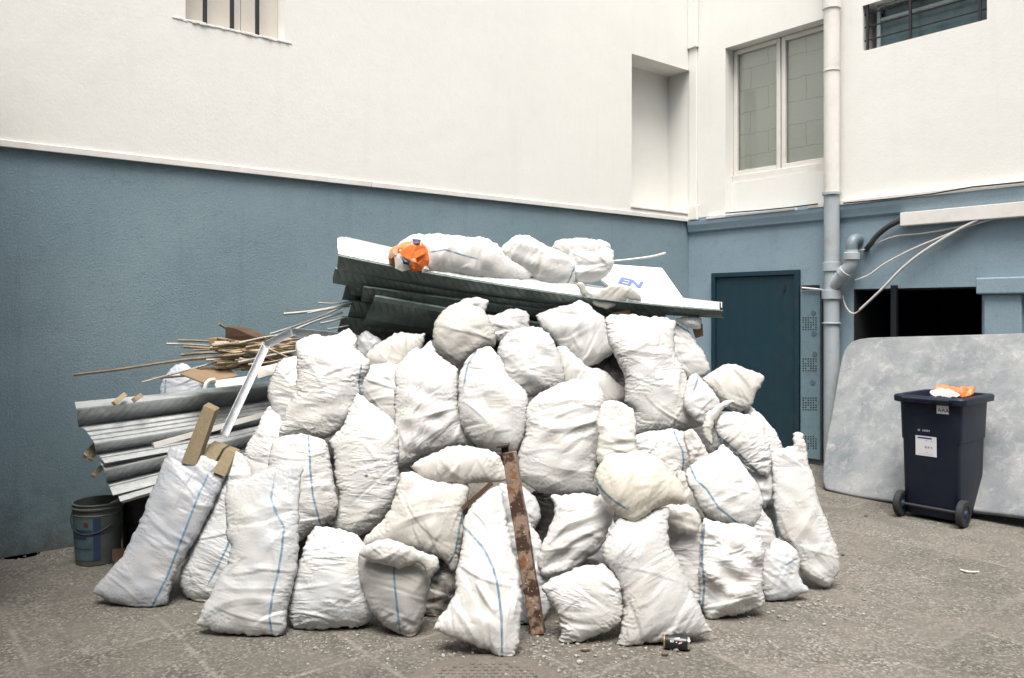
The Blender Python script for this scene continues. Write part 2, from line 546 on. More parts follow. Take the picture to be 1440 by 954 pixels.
    if B['stripe'] is not None:
        q = np.asarray(B['stripe'], float)
        best = np.full(n, 1e9); sg = np.ones(n)
        for i in range(len(q)-1):
            a, b_ = q[i], q[i+1]; ab = b_-a; l2 = ab @ ab
            t_ = ((V-a) @ ab)/l2
            lo = 0 if i == 0 else -0.2; hi = 1 if i == len(q)-2 else 1.2
            tc_ = np.clip(t_, 0, 1); pr = a + tc_[:, None]*ab
            dd = np.linalg.norm(V-pr, axis=1)
            s_ = np.sign(ab[0]*(V[:, 1]-a[1]) - ab[1]*(V[:, 0]-a[0]))
            w_ = dd < best
            best[w_] = dd[w_]; sg[w_] = s_[w_]
            # beyond the free ends: no thread
        st[:n] = best*sg*px2m
    spv = np.full(len(X), 1.0); cd_ = math.radians(B['cdir'])
    if B['spot']: spv[:n] = np.linalg.norm(V - np.array(B['spot'], float), axis=1)*px2m
    kt = np.full(len(X), B['kt']); kt[isbF] = 0.10
    return dict(X=X, Xs=Xs, tri=tri, edges=edges, exE=exE, kt=kt, st=st, spot=spv, fab=np.stack([math.cos(cd_)*cmF + math.sin(cd_)*amF + 7*side + idx*1.7, -math.sin(cd_)*cmF + math.cos(cd_)*amF], 1), B=B)


def relax(parts, iters=150):
    off = np.cumsum([0] + [len(p['X']) for p in parts])
    X0 = np.vstack([p['X'] for p in parts]); X = np.vstack([p['Xs'] for p in parts])
    E = np.vstack([p['edges'] + o for p, o in zip(parts, off)])
    ex = np.concatenate([p['exE'] for p in parts]); kt = np.concatenate([p['kt'] for p in parts])[:, None]
    n = len(X)
    i, j = E[:, 0], E[:, 1]
    deg = np.bincount(E.ravel(), minlength=n).astype(float)[:, None]
    L0 = np.linalg.norm(X0[j]-X0[i], axis=1)
    ij = np.concatenate([i, j]); ji = np.concatenate([j, i])
    # sort once for fast segment sums
    order = np.argsort(ij, kind='stable'); ijs = ij[order]; jis = ji[order]
    starts = np.searchsorted(ijs, np.arange(n))
    def nsum(vals):
        return np.add.reduceat(vals, starts, axis=0)
    sgn = np.where(order < len(i), 1.0, -1.0)[:, None]; eid = np.where(order < len(i), order, order-len(i))
    for it in range(iters):
        g = min(1.0, (it+1)/(0.55*iters))
        d = X[j]-X[i]
        l = np.sqrt((d*d).sum(1)) + 1e-9
        c = d*((0.5*(l - L0*(1+g*ex))/l)[:, None])
        X += nsum(c[eid]*sgn)/deg*1.7
        U = X - X0
        Lu = nsum(U[jis])/deg - U
        LLu = nsum(Lu[jis])/deg - Lu
        X -= 0.012*LLu
        X -= kt*(X - X0)*0.5
        np.maximum(X[:, 2], 0.004, out=X[:, 2])
    for p, a, b in zip(parts, off[:-1], off[1:]):
        p['R'] = X[a:b]


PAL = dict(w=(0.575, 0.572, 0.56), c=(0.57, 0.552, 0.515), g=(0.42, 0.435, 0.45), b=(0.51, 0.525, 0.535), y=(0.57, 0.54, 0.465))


def make_bags(d=0.0072):
    parts = [flat_bag(B, k, d) for k, B in enumerate(BAGS)]
    relax(parts)
    msack = bag_material()
    made = {}
    for p in parts:
        B = p['B']
        R = p['R']
        o0 = np.array([R[:, 0].mean(), R[:, 1].mean(), R[:, 2].min()])
        me = bpy.data.meshes.new(B['name'])
        me.from_pydata((R - o0).tolist(), [], p['tri'].tolist())
        at = me.attributes.new('stripe', 'FLOAT', 'POINT'); at.data.foreach_set('value', p['st'].astype(np.float32))
        at = me.attributes.new('spot', 'FLOAT', 'POINT'); at.data.foreach_set('value', p['spot'].astype(np.float32))
        f3 = np.column_stack([p['fab'], np.zeros(len(R))]).astype(np.float32)
        at = me.attributes.new('fab', 'FLOAT_VECTOR', 'POINT'); at.data.foreach_set('vector', f3.ravel())
        me.polygons.foreach_set('use_smooth', [True]*len(me.polygons))
        me.update()
        # outward normals
        import bmesh
        bm = bmesh.new(); bm.from_mesh(me); bmesh.ops.recalc_face_normals(bm, faces=bm.faces); bm.to_mesh(me); bm.free()
        me.materials.append(B['mat'] or msack)
        ob = bpy.data.objects.new(B['name'], me)
        COL.objects.link(ob)
        ob.location = o0
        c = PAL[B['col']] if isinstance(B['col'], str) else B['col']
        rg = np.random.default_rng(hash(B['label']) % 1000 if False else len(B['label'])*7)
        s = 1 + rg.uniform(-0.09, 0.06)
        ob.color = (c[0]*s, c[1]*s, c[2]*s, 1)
        ob['crinkle'] = float(np.clip((B['ex'][0]-0.025)/0.075, 0.12, 0.85))
        if B['part_of']:
            par = made[B['part_of']]; ob.parent = par; ob.location = Vector(o0) - Vector(par.location)
        else:
            made[B['label']] = ob
            tag(ob, B['label'], B['cat'], B['group'])
# ------------------------------------------------------------------ the sacks of the heap (outline in photo pixels, distance in metres)
def cr(ox, oy, s, pts): return [(ox + x*s, oy + y*s) for x, y in pts]
def cA(*p): return cr(80, 400, .31447, p)
def cB(*p): return cr(80, 600, .31447, p)
def cC(*p): return cr(400, 300, .31447, p)
def cD(*p): return cr(400, 550, .31447, p)
def cE(*p): return cr(440, 680, .28715, p)
def cF(*p): return cr(700, 300, .31447, p)
def cG(*p): return cr(700, 550, .31447, p)
def cH(*p): return cr(840, 600, .346, p)
def cK(*p): return cr(940, 440, .20955, p)
def cM(*p): return cr(960, 560, .2097, p)
def cN(*p): return cr(560, 780, .4028, p)

RS = 'rubble_sack'
# ---- front row on the ground
bag(RS, cB((510,85),(600,115),(680,135),(765,185),(745,250),(700,340),(640,470),(560,600),(512,700),(500,785),(440,814),(290,802),(215,772),(158,740),(180,705),(290,590),(370,430),(420,300),(470,180)), 4.32,
    'greyish sack leaning left with wooden offcuts sticking out of its mouth', tilt=.30, ax=(.45,-1), col=(.37,.39,.425), fat=.5, neck=.3, ex=(.045,.06),
    stripe=cB((722,175),(680,215),(645,290),(615,370),(585,450),(545,550),(490,690),(425,812)))
bag(RS, cB((800,105),(850,140),(900,300),(900,560),(840,740),(700,800),(620,785),(560,745),(540,680),(590,570),(650,450),(720,330),(745,230)), 4.42,
    'plump sack wedged between the two greyish front sacks at the left', ax=(.3,-1), col='b', ex=(.085,.03),
    stripe=cB((800,430),(770,535),(730,620),(690,690)))
bag(RS, cB((755,250),(850,240),(900,205),(960,180),(1040,170),(1065,158),(1102,183),(1085,250),(1080,600),(1060,700),(1030,800),(1022,920),(990,947),(960,932),(880,937),(780,927),(700,912),(640,897),(625,880),(660,800),(700,720),(760,620),(782,530),(755,490)), 3.93,
    'tall grey half empty sack standing in front with a square flat top', tilt=.30, ax=(.12,-1), col=(.41,.42,.425), fat=.52, neck=.5, neck_thin=.35, ex=(.05,.05), lam=1.6,
    stripe=cB((970,260),(960,320),(985,390),(1020,450),(1010,560),(995,650),(970,750),(955,850),(965,945)))
bag(RS, [(433,757),(444,739),(460,742),(482,745),(507,755),(530,790),(535,840),(528,868),(512,880),(490,883),(440,886),(412,883),(404,866),(409,830),(418,800),(424,780)], 4.03,
    'fat knotted sack on the ground right of the square topped grey sack', tilt=.2, col='b', fat=.75, neck=.3, ex=(.11,.05), kt=.010)
bag(RS, cE((220,340),(270,300),(360,268),(430,290),(500,325),(560,350),(585,420),(572,470),(570,540),(542,640),(520,720),(505,765),(480,768),(440,747),(340,692),(280,622),(240,520),(225,420)), 3.95,
    'small open sack with a rolled down collar and a straight blue stripe', tilt=.12, col=(.44,.435,.42), fat=.78, neck=0, ex=(.04,.02),
    stripe=cE((405,380),(400,430),(405,490),(412,560),(420,640),(432,745)))
bag(RS, cE((760,130),(850,40),(910,10),(930,60),(950,200),(985,350),(1010,450),(1022,560),(1017,700),(1002,800),(990,848),(950,862),(870,824),(760,778),(650,742),(588,715),(600,685),(680,580),(705,500),(700,420),(740,290),(732,210)), 3.70,
    'foremost sack, pear shaped with long diagonal folds, left of the rusty post', tilt=.30, ax=(.25,-1), col='w', fat=.56, neck=.6, neck_thin=.4, ex=(.03,.12), lam=1.3, cdir=-62, cspread=18, cs=1.3,
    stripe=cE((735,210),(780,255),(830,310),(860,365),(885,420),(902,480),(912,550),(922,640),(926,760),(926,850)))
bag(RS, cN((500,110),(560,70),(640,42),(720,32),(770,85),(790,180),(775,240),(720,275),(640,303),(575,314),(558,305),(572,270),(560,210),(530,170)), 3.86,
    'squat creased sack on the ground right of the rusty post', tilt=.2, ax=(.2,-1), col='w', ex=(.12,.03), neck=0, kt=.010)
bag(RS, cH((90,370),(20,480),(25,540),(70,600),(110,680),(100,830),(72,893),(100,897),(200,882),(300,872),(400,852),(440,835),(468,832),(440,790),(400,700),(350,600),(330,540),(290,490),(285,400),(295,325),(240,335),(150,385)), 3.83,
    'large sack slumped diagonally in front, above the black can', tilt=.30, ax=(-.35,-1), col=(.51,.505,.495), ex=(.07,.06), lam=1.3, cdir=22, cspread=22)
bag(RS, cH((430,372),(480,385),(520,400),(570,390),(640,410),(665,450),(682,510),(672,600),(668,650),(685,715),(640,742),(560,768),(450,785),(412,725),(418,650),(410,560),(422,470)), 4.16,
    'bulging upright sack on the ground with crumpled sides, right of the slumped sack', tilt=.2, col='w', fat=.74, ex=(.11,.05), neck=.15, lump=.16, kt=.010,
    stripe=cH((436,400),(425,480),(424,560),(432,650),(425,740)))
bag(RS, cH((660,540),(720,455),(770,470),(812,500),(822,560),(818,610),(860,667),(840,678),(760,707),(680,708),(660,640)), 4.40,
    'low pale sack on the ground with a pointed corner, left of the tall right sack', tilt=.2, ax=(-.1,-1), col='b', ex=(.05,.05), stripe=cH((765,560),(800,540)))
bag(RS, cH((795,28),(812,20),(835,28),(852,110),(856,140),(882,220),(902,320),(932,380),(947,430),(982,520),(988,580),(960,625),(943,652),(900,645),(850,615),(825,590),(805,545),(780,490),(738,440),(718,350),(712,220),(703,110),(738,88),(800,84)), 4.58,
    'tall slim sack with a twisted top standing at the right end', tilt=.22, ax=(-.22,-1), col='w', fat=.6, neck=.45, neck_thin=.5, ex=(.045,.08), lam=1.4,
    stripe=cH((708,300),(722,350),(728,400),(748,455)))
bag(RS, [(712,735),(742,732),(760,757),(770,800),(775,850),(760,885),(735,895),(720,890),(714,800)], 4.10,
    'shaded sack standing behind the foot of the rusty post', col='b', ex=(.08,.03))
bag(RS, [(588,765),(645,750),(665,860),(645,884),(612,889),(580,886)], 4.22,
    'dark sack deep in the gap right of the rolled collar sack', col=(.018,.018,.017), ex=(.06,.03), group='')  # near-black colour stands in for the shade of the hole
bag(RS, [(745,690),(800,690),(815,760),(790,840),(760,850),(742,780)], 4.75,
    'sack deep in the dark gap right of the rusty post', col=(.025,.025,.025), ex=(.06,.03), group='')  # shade of the gap is put into the sack colour
bag(RS, [(935,725),(950,708),(972,711),(986,728),(990,756),(990,794),(992,850),(970,868),(940,850),(930,800),(925,760)], 4.20,
    'narrow sack squeezed upright between the slumped and the bulging front sacks', col='w', ex=(.09,.03), ax=(-.1,-1))
bag(RS, [(845,690),(870,745),(872,800),(850,800),(825,790),(822,740)], 4.42,
    'sack glimpsed in the crevice behind the folded and the slumped sacks', col='b', ex=(.06,.03))
bag('collar', cE((220,345),(262,302),(360,266),(430,290),(500,322),(560,345),(598,352),(620,385),(618,415),(600,440),(578,458),(556,440),(545,402),(520,392),(470,402),(430,412),(380,405),(320,392),(262,372)), 3.885,
    '', tilt=.12, ax=(1,.1), col=(.47,.46,.44), ex=(.04,.10), neck=0, fat=.9, lam=.6, nc=60, cs=1.4, part_of='small open sack with a rolled down collar and a straight blue stripe')
# ---- second row
bag(RS, cB((985,48),(1060,33),(1130,40),(1200,60),(1218,120),(1232,220),(1258,330),(1248,400),(1200,440),(1130,470),(1090,520),(1000,520),(950,400),(940,170),(955,100)), 4.518,
    'striped sack with pleated sides rising behind the square topped sack', col='w', ex=(.08,.03), neck=.1, stripe=cB((1125,45),(1135,120),(1138,200),(1150,310),(1180,430)))
bag(RS, [(494,570),(503,552),(525,570),(554,590),(561,610),(560,660),(563,682),(553,707),(538,732),(518,750),(494,755),(466,744),(472,726),(478,700),(470,670),(471,638),(461,622),(480,605)], 4.596,
    'long sack with horizontal creases and a small brown mark on its middle', ax=(-.05,-1), col='w', ex=(.10,.03), neck=.35, kt=.011, spot=(516.5,669.5))
bag(RS, cD((520,370),(570,358),(640,388),(720,408),(822,413),(824,460),(795,560),(803,640),(783,720),(765,803),(740,800),(700,745),(620,725),(480,700),(350,695),(345,680),(380,640),(470,540),(488,500),(503,430)), 4.206,
    'cream sack lying across the middle with its blue edge hanging beside the foremost sack', ax=(-1,-.35), col='c', ex=(.05,.09), neck=0, lam=1.3,
    stripe=cD((800,540),(785,600),(778,650),(765,720),(745,755),(728,780)))
bag(RS, cD((560,335),(640,290),(750,243),(850,248),(955,280),(985,330),(995,400),(930,412),(860,407),(800,420),(720,415),(640,405),(600,390),(590,360)), 4.310,
    'flat folded sack lying left of the top of the rusty post', ax=(1,.05), col='c', ex=(.05,.03), neck=.3, fat=.8)
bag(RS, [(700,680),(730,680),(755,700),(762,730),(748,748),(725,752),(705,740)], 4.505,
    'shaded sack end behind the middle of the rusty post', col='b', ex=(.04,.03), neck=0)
bag(RS, cG((235,468),(300,463),(400,458),(475,478),(525,545),(495,620),(470,690),(430,730),(370,775),(320,818),(280,828),(205,832),(172,780),(188,710),(230,620),(252,560),(258,515)), 4.115,
    'folded sack with a pinched lower corner resting on the squat creased sack', ax=(.5,-1), col='w', ex=(.04,.09), neck=0, lam=1.4, cdir=40, cspread=22, cs=1.2)
bag(RS, cG((430,395),(450,330),(490,285),(560,278),(640,270),(710,290),(762,345),(812,405),(848,460),(846,500),(762,508),(720,520),(660,565),(605,597),(560,572),(500,520),(450,450)), 4.024,
    'cream pillow shaped sack lying diagonally with a bright corner, above the slumped sack', tilt=.3, ax=(-.8,-.6), col='y', ex=(.05,.03), neck=0, fat=.85, lam=.9,
    stripe=cG((440,395),(455,430),(480,460),(520,495),(570,527)))
bag(RS, cG((700,545),(760,503),(860,510),(905,560),(900,640),(830,640),(760,620)), 4.206,
    'folded over mouth of a sack under the cream pillow shaped sack', ax=(0,-1), col='c', ex=(.03,.04), neck=0)
bag(RS, cG((835,370),(870,318),(950,290),(1000,238),(1045,268),(1100,338),(1152,400),(1182,470),(1187,530),(1152,602),(1120,618),(1050,602),(940,563),(898,520),(868,450),(848,410)), 4.336,
    'sack tilted towards the right with a blue stripe running down its left side', tilt=.28, ax=(-.45,-1), col='w', ex=(.05,.07), neck=.35, lam=1.2, cdir=-18,
    stripe=cG((862,345),(885,400),(930,440),(955,480),(985,525),(1030,560),(1085,605)))
bag(RS, [(890,612),(920,606),(950,603),(962,607),(969,635),(970,668),(975,700),(950,710),(920,690),(895,670)], 4.700,
    'sack with tight sideways creases under the big right hand sack', col='w', ex=(.11,.02), neck=0, kt=.010, stripe=cG((782,165),(800,220),(825,270),(828,320),(818,385)))
bag(RS, [(951,662),(964,664),(978,700),(990,727),(980,740),(955,710)], 4.518,
    'sliver of sack between the cream pillow sack and the tilted striped sack', col='c', ex=(.04,.03), neck=0)
bag(RS, cG((828,180),(872,168),(905,215),(945,285),(955,310),(900,330),(862,330),(845,260)), 4.596,
    'flat empty sack mouth standing up behind the tilted striped sack', ax=(-.2,-1), col='c', ex=(.02,.05), neck=0, fat=.5)
bag(RS, cG((970,130),(990,95),(1060,92),(1130,108),(1192,168),(1214,240),(1228,330),(1205,385),(1160,372),(1080,306),(1015,245),(975,200)), 4.700,
    'round sack with a sewn blue edge below the flaring open sack', ax=(-.6,-1), col='w', ex=(.08,.06), neck=0, kt=.011, stripe=cG((970,192),(1020,230),(1060,265),(1110,315),(1160,362)))
bag(RS, cG((1100,345),(1160,360),(1235,382),(1240,460),(1192,525),(1165,490),(1140,410)), 4.700,
    'small smooth sack flap between the tilted sack and the tall slim sack', col='b', ex=(.04,.04), neck=0)
bag(RS, [(1064,708),(1082,728),(1092,752),(1090,775),(1070,790),(1060,770),(1058,735)], 4.635,
    'thin crumpled sack end above the low pale sack', col='w', ex=(.07,.04), neck=0)
bag(RS, [(1045,565),(1071,583),(1089,605),(1103,631),(1095,665),(1075,660),(1050,620)], 5.064,
    'sack with a sloping shoulder against the teal door', col='w', ex=(.07,.04), neck=0)
bag(RS, [(377,570),(398,590),(420,640),(420,700),(395,720),(355,710),(340,660),(345,630),(360,606)], 4.765,
    'sack with a slanting neck under the big left hand sack', col='w', ex=(.08,.05), ax=(.3,-1))
bag(RS, cG((460,60),(510,38),(560,55),(600,80),(618,110),(617,250),(640,330),(560,380),(470,350),(438,300),(448,240),(443,150)), 4.466,
    'upright sack with a flat pale mouth right of the large middle sack', col='c', ex=(.03,.06), neck=.6, neck_thin=.5, lam=1.4, fat=.55)
# ---- third row
bag(RS, [(416,481),(427,476),(438,470),(468,475),(491,461),(503,476),(500,492),(519,504),(521,517),(509,536),(512,552),(500,570),(498,585),(482,602),(464,616),(440,618),(410,615),(391,616),(397,590),(411,560),(419,530),(417,505)], 4.804,
    'big sack at the top left with two floppy ears', ax=(.1,-1), col='w', ex=(.09,.06), neck=.35, neck_thin=.5, kt=.011, stripe=cC((345,690),(335,760),(340,800),(300,870)))
bag(RS, [(418,500),(394,505),(381,532),(375,548),(381,576),(380,597),(394,613),(430,600),(440,540)], 5.064,
    'sack bulging out behind the left edge of the big eared sack', ax=(.2,-1), col='w', ex=(.08,.05), kt=.012)
bag(RS, [(541,510),(520,514),(509,538),(505,560),(520,585),(545,605),(565,600),(572,550),(565,515)], 5.116,
    'smooth sack half hidden between the eared sack and the upright pointed sack', col='w', ex=(.03,.03), neck=0)
bag(RS, [(606,478),(611,495),(625,506),(645,520),(644,560),(650,588),(655,605),(663,625),(630,632),(600,639),(575,652),(556,659),(551,640),(555,600),(555,560),(555,522),(568,502),(584,489),(590,493)], 4.726,
    'upright sack with a pointed top left of the pair of stacked round sacks', ax=(-.05,-1), col='w', ex=(.06,.07), neck=.4, lam=1.2, cdir=35, cspread=22)
bag(RS, [(690,487),(674,490),(660,502),(648,518),(646,533),(644,564),(647,590),(652,608),(670,628),(699,638),(725,636),(739,613),(743,569),(742,556),(730,540),(714,530),(708,510)], 4.674,
    'sack standing on end with a flat dusty base above the top of the rusty post', ax=(-.1,-1), col='w', ex=(.05,.03), neck=.35, fat=.75, stripe=cC((855,620),(820,680),(805,760)))
bag(RS, [(705,475),(727,462),(755,458),(774,472),(782,486),(788,504),(794,520),(795,538),(779,549),(746,560),(726,550),(711,544),(702,526),(706,514),(698,500)], 4.908,
    'round bellied sack with a gathered waist perched above the flat based sack', col='w', ex=(.07,.03), neck=0, fat=.8, lump=.05)
bag(RS, [(741,569),(763,550),(788,540),(807,533),(835,533),(848,548),(851,565),(845,580),(844,600),(843,625),(840,654),(837,676),(840,695),(810,697),(775,697),(747,687),(728,672),(727,641),(740,610),(738,588)], 4.596,
    'largest sack in the middle, broad with a sharp lower seam, right of the post', ax=(.1,-1), col='w', ex=(.06,.06), neck=.2, fat=.6, lam=1.3)
bag(RS, [(783,489),(796,485),(810,501),(828,518),(845,518),(862,533),(878,545),(882,555),(873,568),(840,575),(800,560),(785,530)], 5.142,
    'sack lying sideways under the boxy block shaped sack', ax=(-1,-.3), col='w', ex=(.04,.03), neck=0)
bag(RS, [(851,448),(860,443),(889,442),(908,447),(926,445),(950,452),(950,467),(947,482),(950,501),(960,517),(966,533),(976,561),(985,572),(988,600),(961,604),(930,609),(893,612),(888,597),(892,577),(878,567),(880,533),(872,514),(856,486)], 4.960,
    'big tall sack at the upper right with a sagging open top', ax=(-.15,-1), col='w', ex=(.08,.06), neck=.3, neck_thin=.6, lam=1.2, stripe=cG((893,60),(908,100),(912,160)))
bag(RS, [(948,454),(967,464),(979,482),(991,498),(999,517),(993,528),(970,540),(950,520),(940,490)], 5.350,
    'sack with a round shoulder behind the big tall upper right sack', col='w', ex=(.03,.03), neck=0)
bag(RS, cK((100,560),(130,440),(185,403),(240,460),(310,540),(350,600),(340,640),(280,680),(240,760),(190,740),(100,640)), 4.856,
    'sack corner folded to a triangle right of the big tall upper right sack', ax=(-.2,-1), col='w', ex=(.02,.06), neck=.5, fat=.6, stripe=cK((195,430),(185,480),(160,540)))
bag(RS, cK((225,440),(300,390),(380,347),(440,345),(540,380),(645,428),(625,500),(580,530),(575,580),(550,630),(500,665),(420,660),(350,610),(300,540)), 5.090,
    'open sack with a wide flaring mouth facing the teal door', ax=(.9,-.5), col='c', ex=(.02,.05), neck=.6, neck_thin=.8, fat=.6, lam=1.5)
bag(RS, cK((255,670),(300,640),(360,600),(430,585),(450,605),(400,620),(350,660),(310,730),(290,800),(300,890),(260,870),(225,800),(240,720)), 4.700,
    'twisted neck of a tied sack beside the sewn edge sack', ax=(.6,-1), col='c', ex=(.01,.06), neck=0, fat=.7)
# ---- top row
bag(RS, [(608,470),(612,452),(622,438),(635,428),(658,426),(678,434),(688,448),(697,470),(696,489),(676,494),(661,506),(645,522),(637,518),(619,502),(610,486)], 5.168,
    'round sack end facing forwards under the dark metal sheets', tilt=.1, col='c', ex=(.02,.02), neck=0, fat=.9, lump=.03, stripe=None)
bag(RS, [(642,428),(652,420),(672,418),(688,423),(684,436),(670,442),(655,436)], 5.350,
    'limp empty sack neck on top of the round sack end', col='b', ex=(.02,.04), neck=0, fat=.5)
bag(RS, [(681,443),(699,444),(718,433),(740,437),(745,448),(744,464),(720,475),(702,482),(688,472)], 5.350,
    'small knotted sack top between the round sack end and the boxy sack', col='w', ex=(.05,.06), neck=0)
bag(RS, [(513,498),(529,486),(551,471),(570,467),(589,471),(597,470),(597,485),(587,500),(577,522),(545,532),(520,522)], 5.324,
    'sack slumped sideways below the left end of the dark sheets', ax=(.9,-.5), col='c', ex=(.04,.04), neck=0)
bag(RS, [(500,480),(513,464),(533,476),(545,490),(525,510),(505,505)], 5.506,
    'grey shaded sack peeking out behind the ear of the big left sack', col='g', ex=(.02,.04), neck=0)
bag(RS, cF((168,458),(230,430),(320,410),(365,388),(385,395),(430,430),(482,470),(492,540),(522,608),(502,640),(400,697),(300,622),(215,542),(188,502)), 5.246,
    'boxy block shaped sack with sharp edges under the right half of the sheets', ax=(.8,.5), col='w', ex=(.02,.03), neck=0, fat=.7, lump=.04, pw=.3)
bag(RS, cA((458,500),(468,430),(520,370),(560,348),(612,380),(658,470),(690,560),(600,600),(480,580)), 5.60,
    'bluish white sack by the blue wall behind the metal sheets', ax=(0,-1), col=(.46,.49,.54), ex=(.06,.05), neck=.3, stripe=cA((490,430),(488,470),(486,520)))
# ---- on top of the dark sheets
bag(RS, [(556,352),(563,340),(578,330),(620,329),(658,334),(684,334),(703,347),(709,358),(722,368),(752,383),(742,398),(712,398),(680,393),(645,389),(620,386),(600,388),(580,380)], 5.460,
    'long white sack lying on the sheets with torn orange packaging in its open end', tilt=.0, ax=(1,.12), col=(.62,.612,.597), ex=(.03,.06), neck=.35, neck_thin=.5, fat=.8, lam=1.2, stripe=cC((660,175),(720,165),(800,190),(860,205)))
bag(RS, [(703,352),(713,340),(728,330),(746,332),(767,346),(783,351),(803,362),(812,382),(808,398),(802,421),(794,419),(779,408),(760,398),(748,393),(735,378),(715,368)], 5.500,
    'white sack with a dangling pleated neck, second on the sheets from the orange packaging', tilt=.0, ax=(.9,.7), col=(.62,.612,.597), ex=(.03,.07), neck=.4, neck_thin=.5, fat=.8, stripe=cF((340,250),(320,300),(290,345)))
bag(RS, [(799,357),(810,346),(829,356),(851,349),(864,352),(861,383),(842,395),(826,400),(811,399),(800,382)], 5.540,
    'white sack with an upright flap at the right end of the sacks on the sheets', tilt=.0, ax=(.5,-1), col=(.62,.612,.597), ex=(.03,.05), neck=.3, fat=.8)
bag(RS, [(775,349),(785,337),(807,335),(847,337),(860,347),(858,362),(829,368),(795,368)], 5.740,
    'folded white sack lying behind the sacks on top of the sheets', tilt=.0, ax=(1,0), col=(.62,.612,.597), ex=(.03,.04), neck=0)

# ---- sacks deep inside the heap, holding up the sheets
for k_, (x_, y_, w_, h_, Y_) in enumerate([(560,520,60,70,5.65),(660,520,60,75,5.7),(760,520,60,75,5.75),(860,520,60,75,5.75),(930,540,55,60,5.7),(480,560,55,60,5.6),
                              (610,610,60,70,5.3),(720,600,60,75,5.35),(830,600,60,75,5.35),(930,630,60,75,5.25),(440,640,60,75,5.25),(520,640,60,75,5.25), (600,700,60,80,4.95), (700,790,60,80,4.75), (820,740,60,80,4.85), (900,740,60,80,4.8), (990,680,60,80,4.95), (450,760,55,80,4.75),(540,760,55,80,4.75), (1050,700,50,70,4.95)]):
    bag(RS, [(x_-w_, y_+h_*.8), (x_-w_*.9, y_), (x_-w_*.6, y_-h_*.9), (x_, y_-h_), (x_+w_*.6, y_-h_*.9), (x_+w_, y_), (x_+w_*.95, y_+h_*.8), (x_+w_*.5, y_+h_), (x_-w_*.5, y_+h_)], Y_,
        'sack buried deep in the heap, seen only in the dark gaps', col=(.06,.06,.058), ex=(.05, .03), neck=0, group='buried sacks')  # colour kept near-black to paint shade into the gaps
# ---- other limp things made of cloth, paper and film
bag('torn_sack', cF((355,318),(378,308),(392,335),(430,360),(520,318),(560,322),(600,335),(640,372),(642,395),(600,388),(575,378),(560,398),(535,405),(500,432),(470,425),(420,400),(375,365)), 5.36,
    'torn empty sack hanging over the edge of the top sheet beside the white board', tilt=.0, ax=(-1,.3), col=(.52,.50,.46), ex=(.02,.08), neck=0, fat=.26, cs=.6, cat='torn sack', group='')
bag('plastic_scrap', [(950,449),(962,445),(986,446),(986,461),(977,464),(962,458)], 5.40,
    'crumpled white plastic under the right end of the metal sheets', tilt=.0, col=(.7,.7,.69), ex=(.06,.08), neck=0, fat=.5, cat='plastic scrap', group='')
bag('wrapper', [(1312,547),(1319,541),(1344,545),(1372,544),(1369,555),(1356,560),(1330,556)], 6.15,
    'crumpled orange wrapper on top of the rubbish in the dark blue bin', tilt=.6, ax=(1,0), col=(.70,.16,.035), ex=(.05,.05), neck=0, fat=.3, cat='wrapper', group='')
bag('paper_scrap', [(1308,551),(1318,546),(1340,549),(1354,558),(1330,560),(1312,558)], 6.12,
    'white paper poking out of the bin under the orange wrapper', tilt=.6, ax=(1,0), col=(.75,.74,.72), ex=(.05,.05), neck=0, fat=.5, cat='paper', group='')
bag('paper_packaging', [(545,360),(549,352),(562,343),(580,338),(597,342),(605,352),(606,372),(600,383),(588,384),(560,377),(548,374)], 5.39,
    'torn orange paper packaging bursting out of the long white sack on the sheets', tilt=.0, ax=(1,.1), col=(.78,.19,.03), ex=(.05,.08), neck=0, fat=.75, cat='packaging', group='', lump=.12, cs=2.6, nc=50, lam=.5)
bag('plastic_film', [(-12,790),(8,783),(30,779),(54,780),(57,785),(40,791),(10,794)], 5.13,
    'flattened grey plastic film on the ground by the foot of the blue wall', tilt=3.2, ax=(1,0), col=(.30,.33,.35), ex=(.05,.08), neck=0, fat=.4, cat='plastic film', group='')


make_bags()

# ------------------------------------------------------------------ setting
CORNER = Vector((2.116, 9.53, 0))


class Wall:
    def __init__(s, ud):
        s.u = Vector(ud).normalized(); s.n = None

    def pt(s, u, z, d=0.0):
        return CORNER + s.u*u + s.n*d + Vector((0, 0, z))

    def px(s, px, py, d=0.0):
        """wall coordinates (along, height) of the photo pixel, on a plane d in front of the wall"""
        k = (px-CX)/F
        C = CORNER + s.n*d
        # C + u*t ; X = k*Y
        t = (k*C.y - C.x)/(s.u.x - k*s.u.y)
        Y = C.y + s.u.y*t
        return t, CZ - (py-CY)/F*Y

    def P(s, px, py, d=0.0):
        u, z = s.px(px, py, d)
        return s.pt(u, z, d)

    def slab(s, mb, u0, u1, z0, z1, d0, d1):
        a = [s.pt(u0, z0, d0), s.pt(u1, z0, d0), s.pt(u1, z1, d0), s.pt(u0, z1, d0)]
        b = [s.pt(u0, z0, d1), s.pt(u1, z0, d1), s.pt(u1, z1, d1), s.pt(u0, z1, d1)]
        return mb.hexa(a, b)


WL = Wall((-.7745, -.6325, 0)); WL.n = Vector((.6325, -.7745, 0))
WR = Wall((.6325, -.7745, 0)); WR.n = Vector((-.7745, -.6325, 0))
ANG = math.atan2(-WR.u.y, WR.u.x)


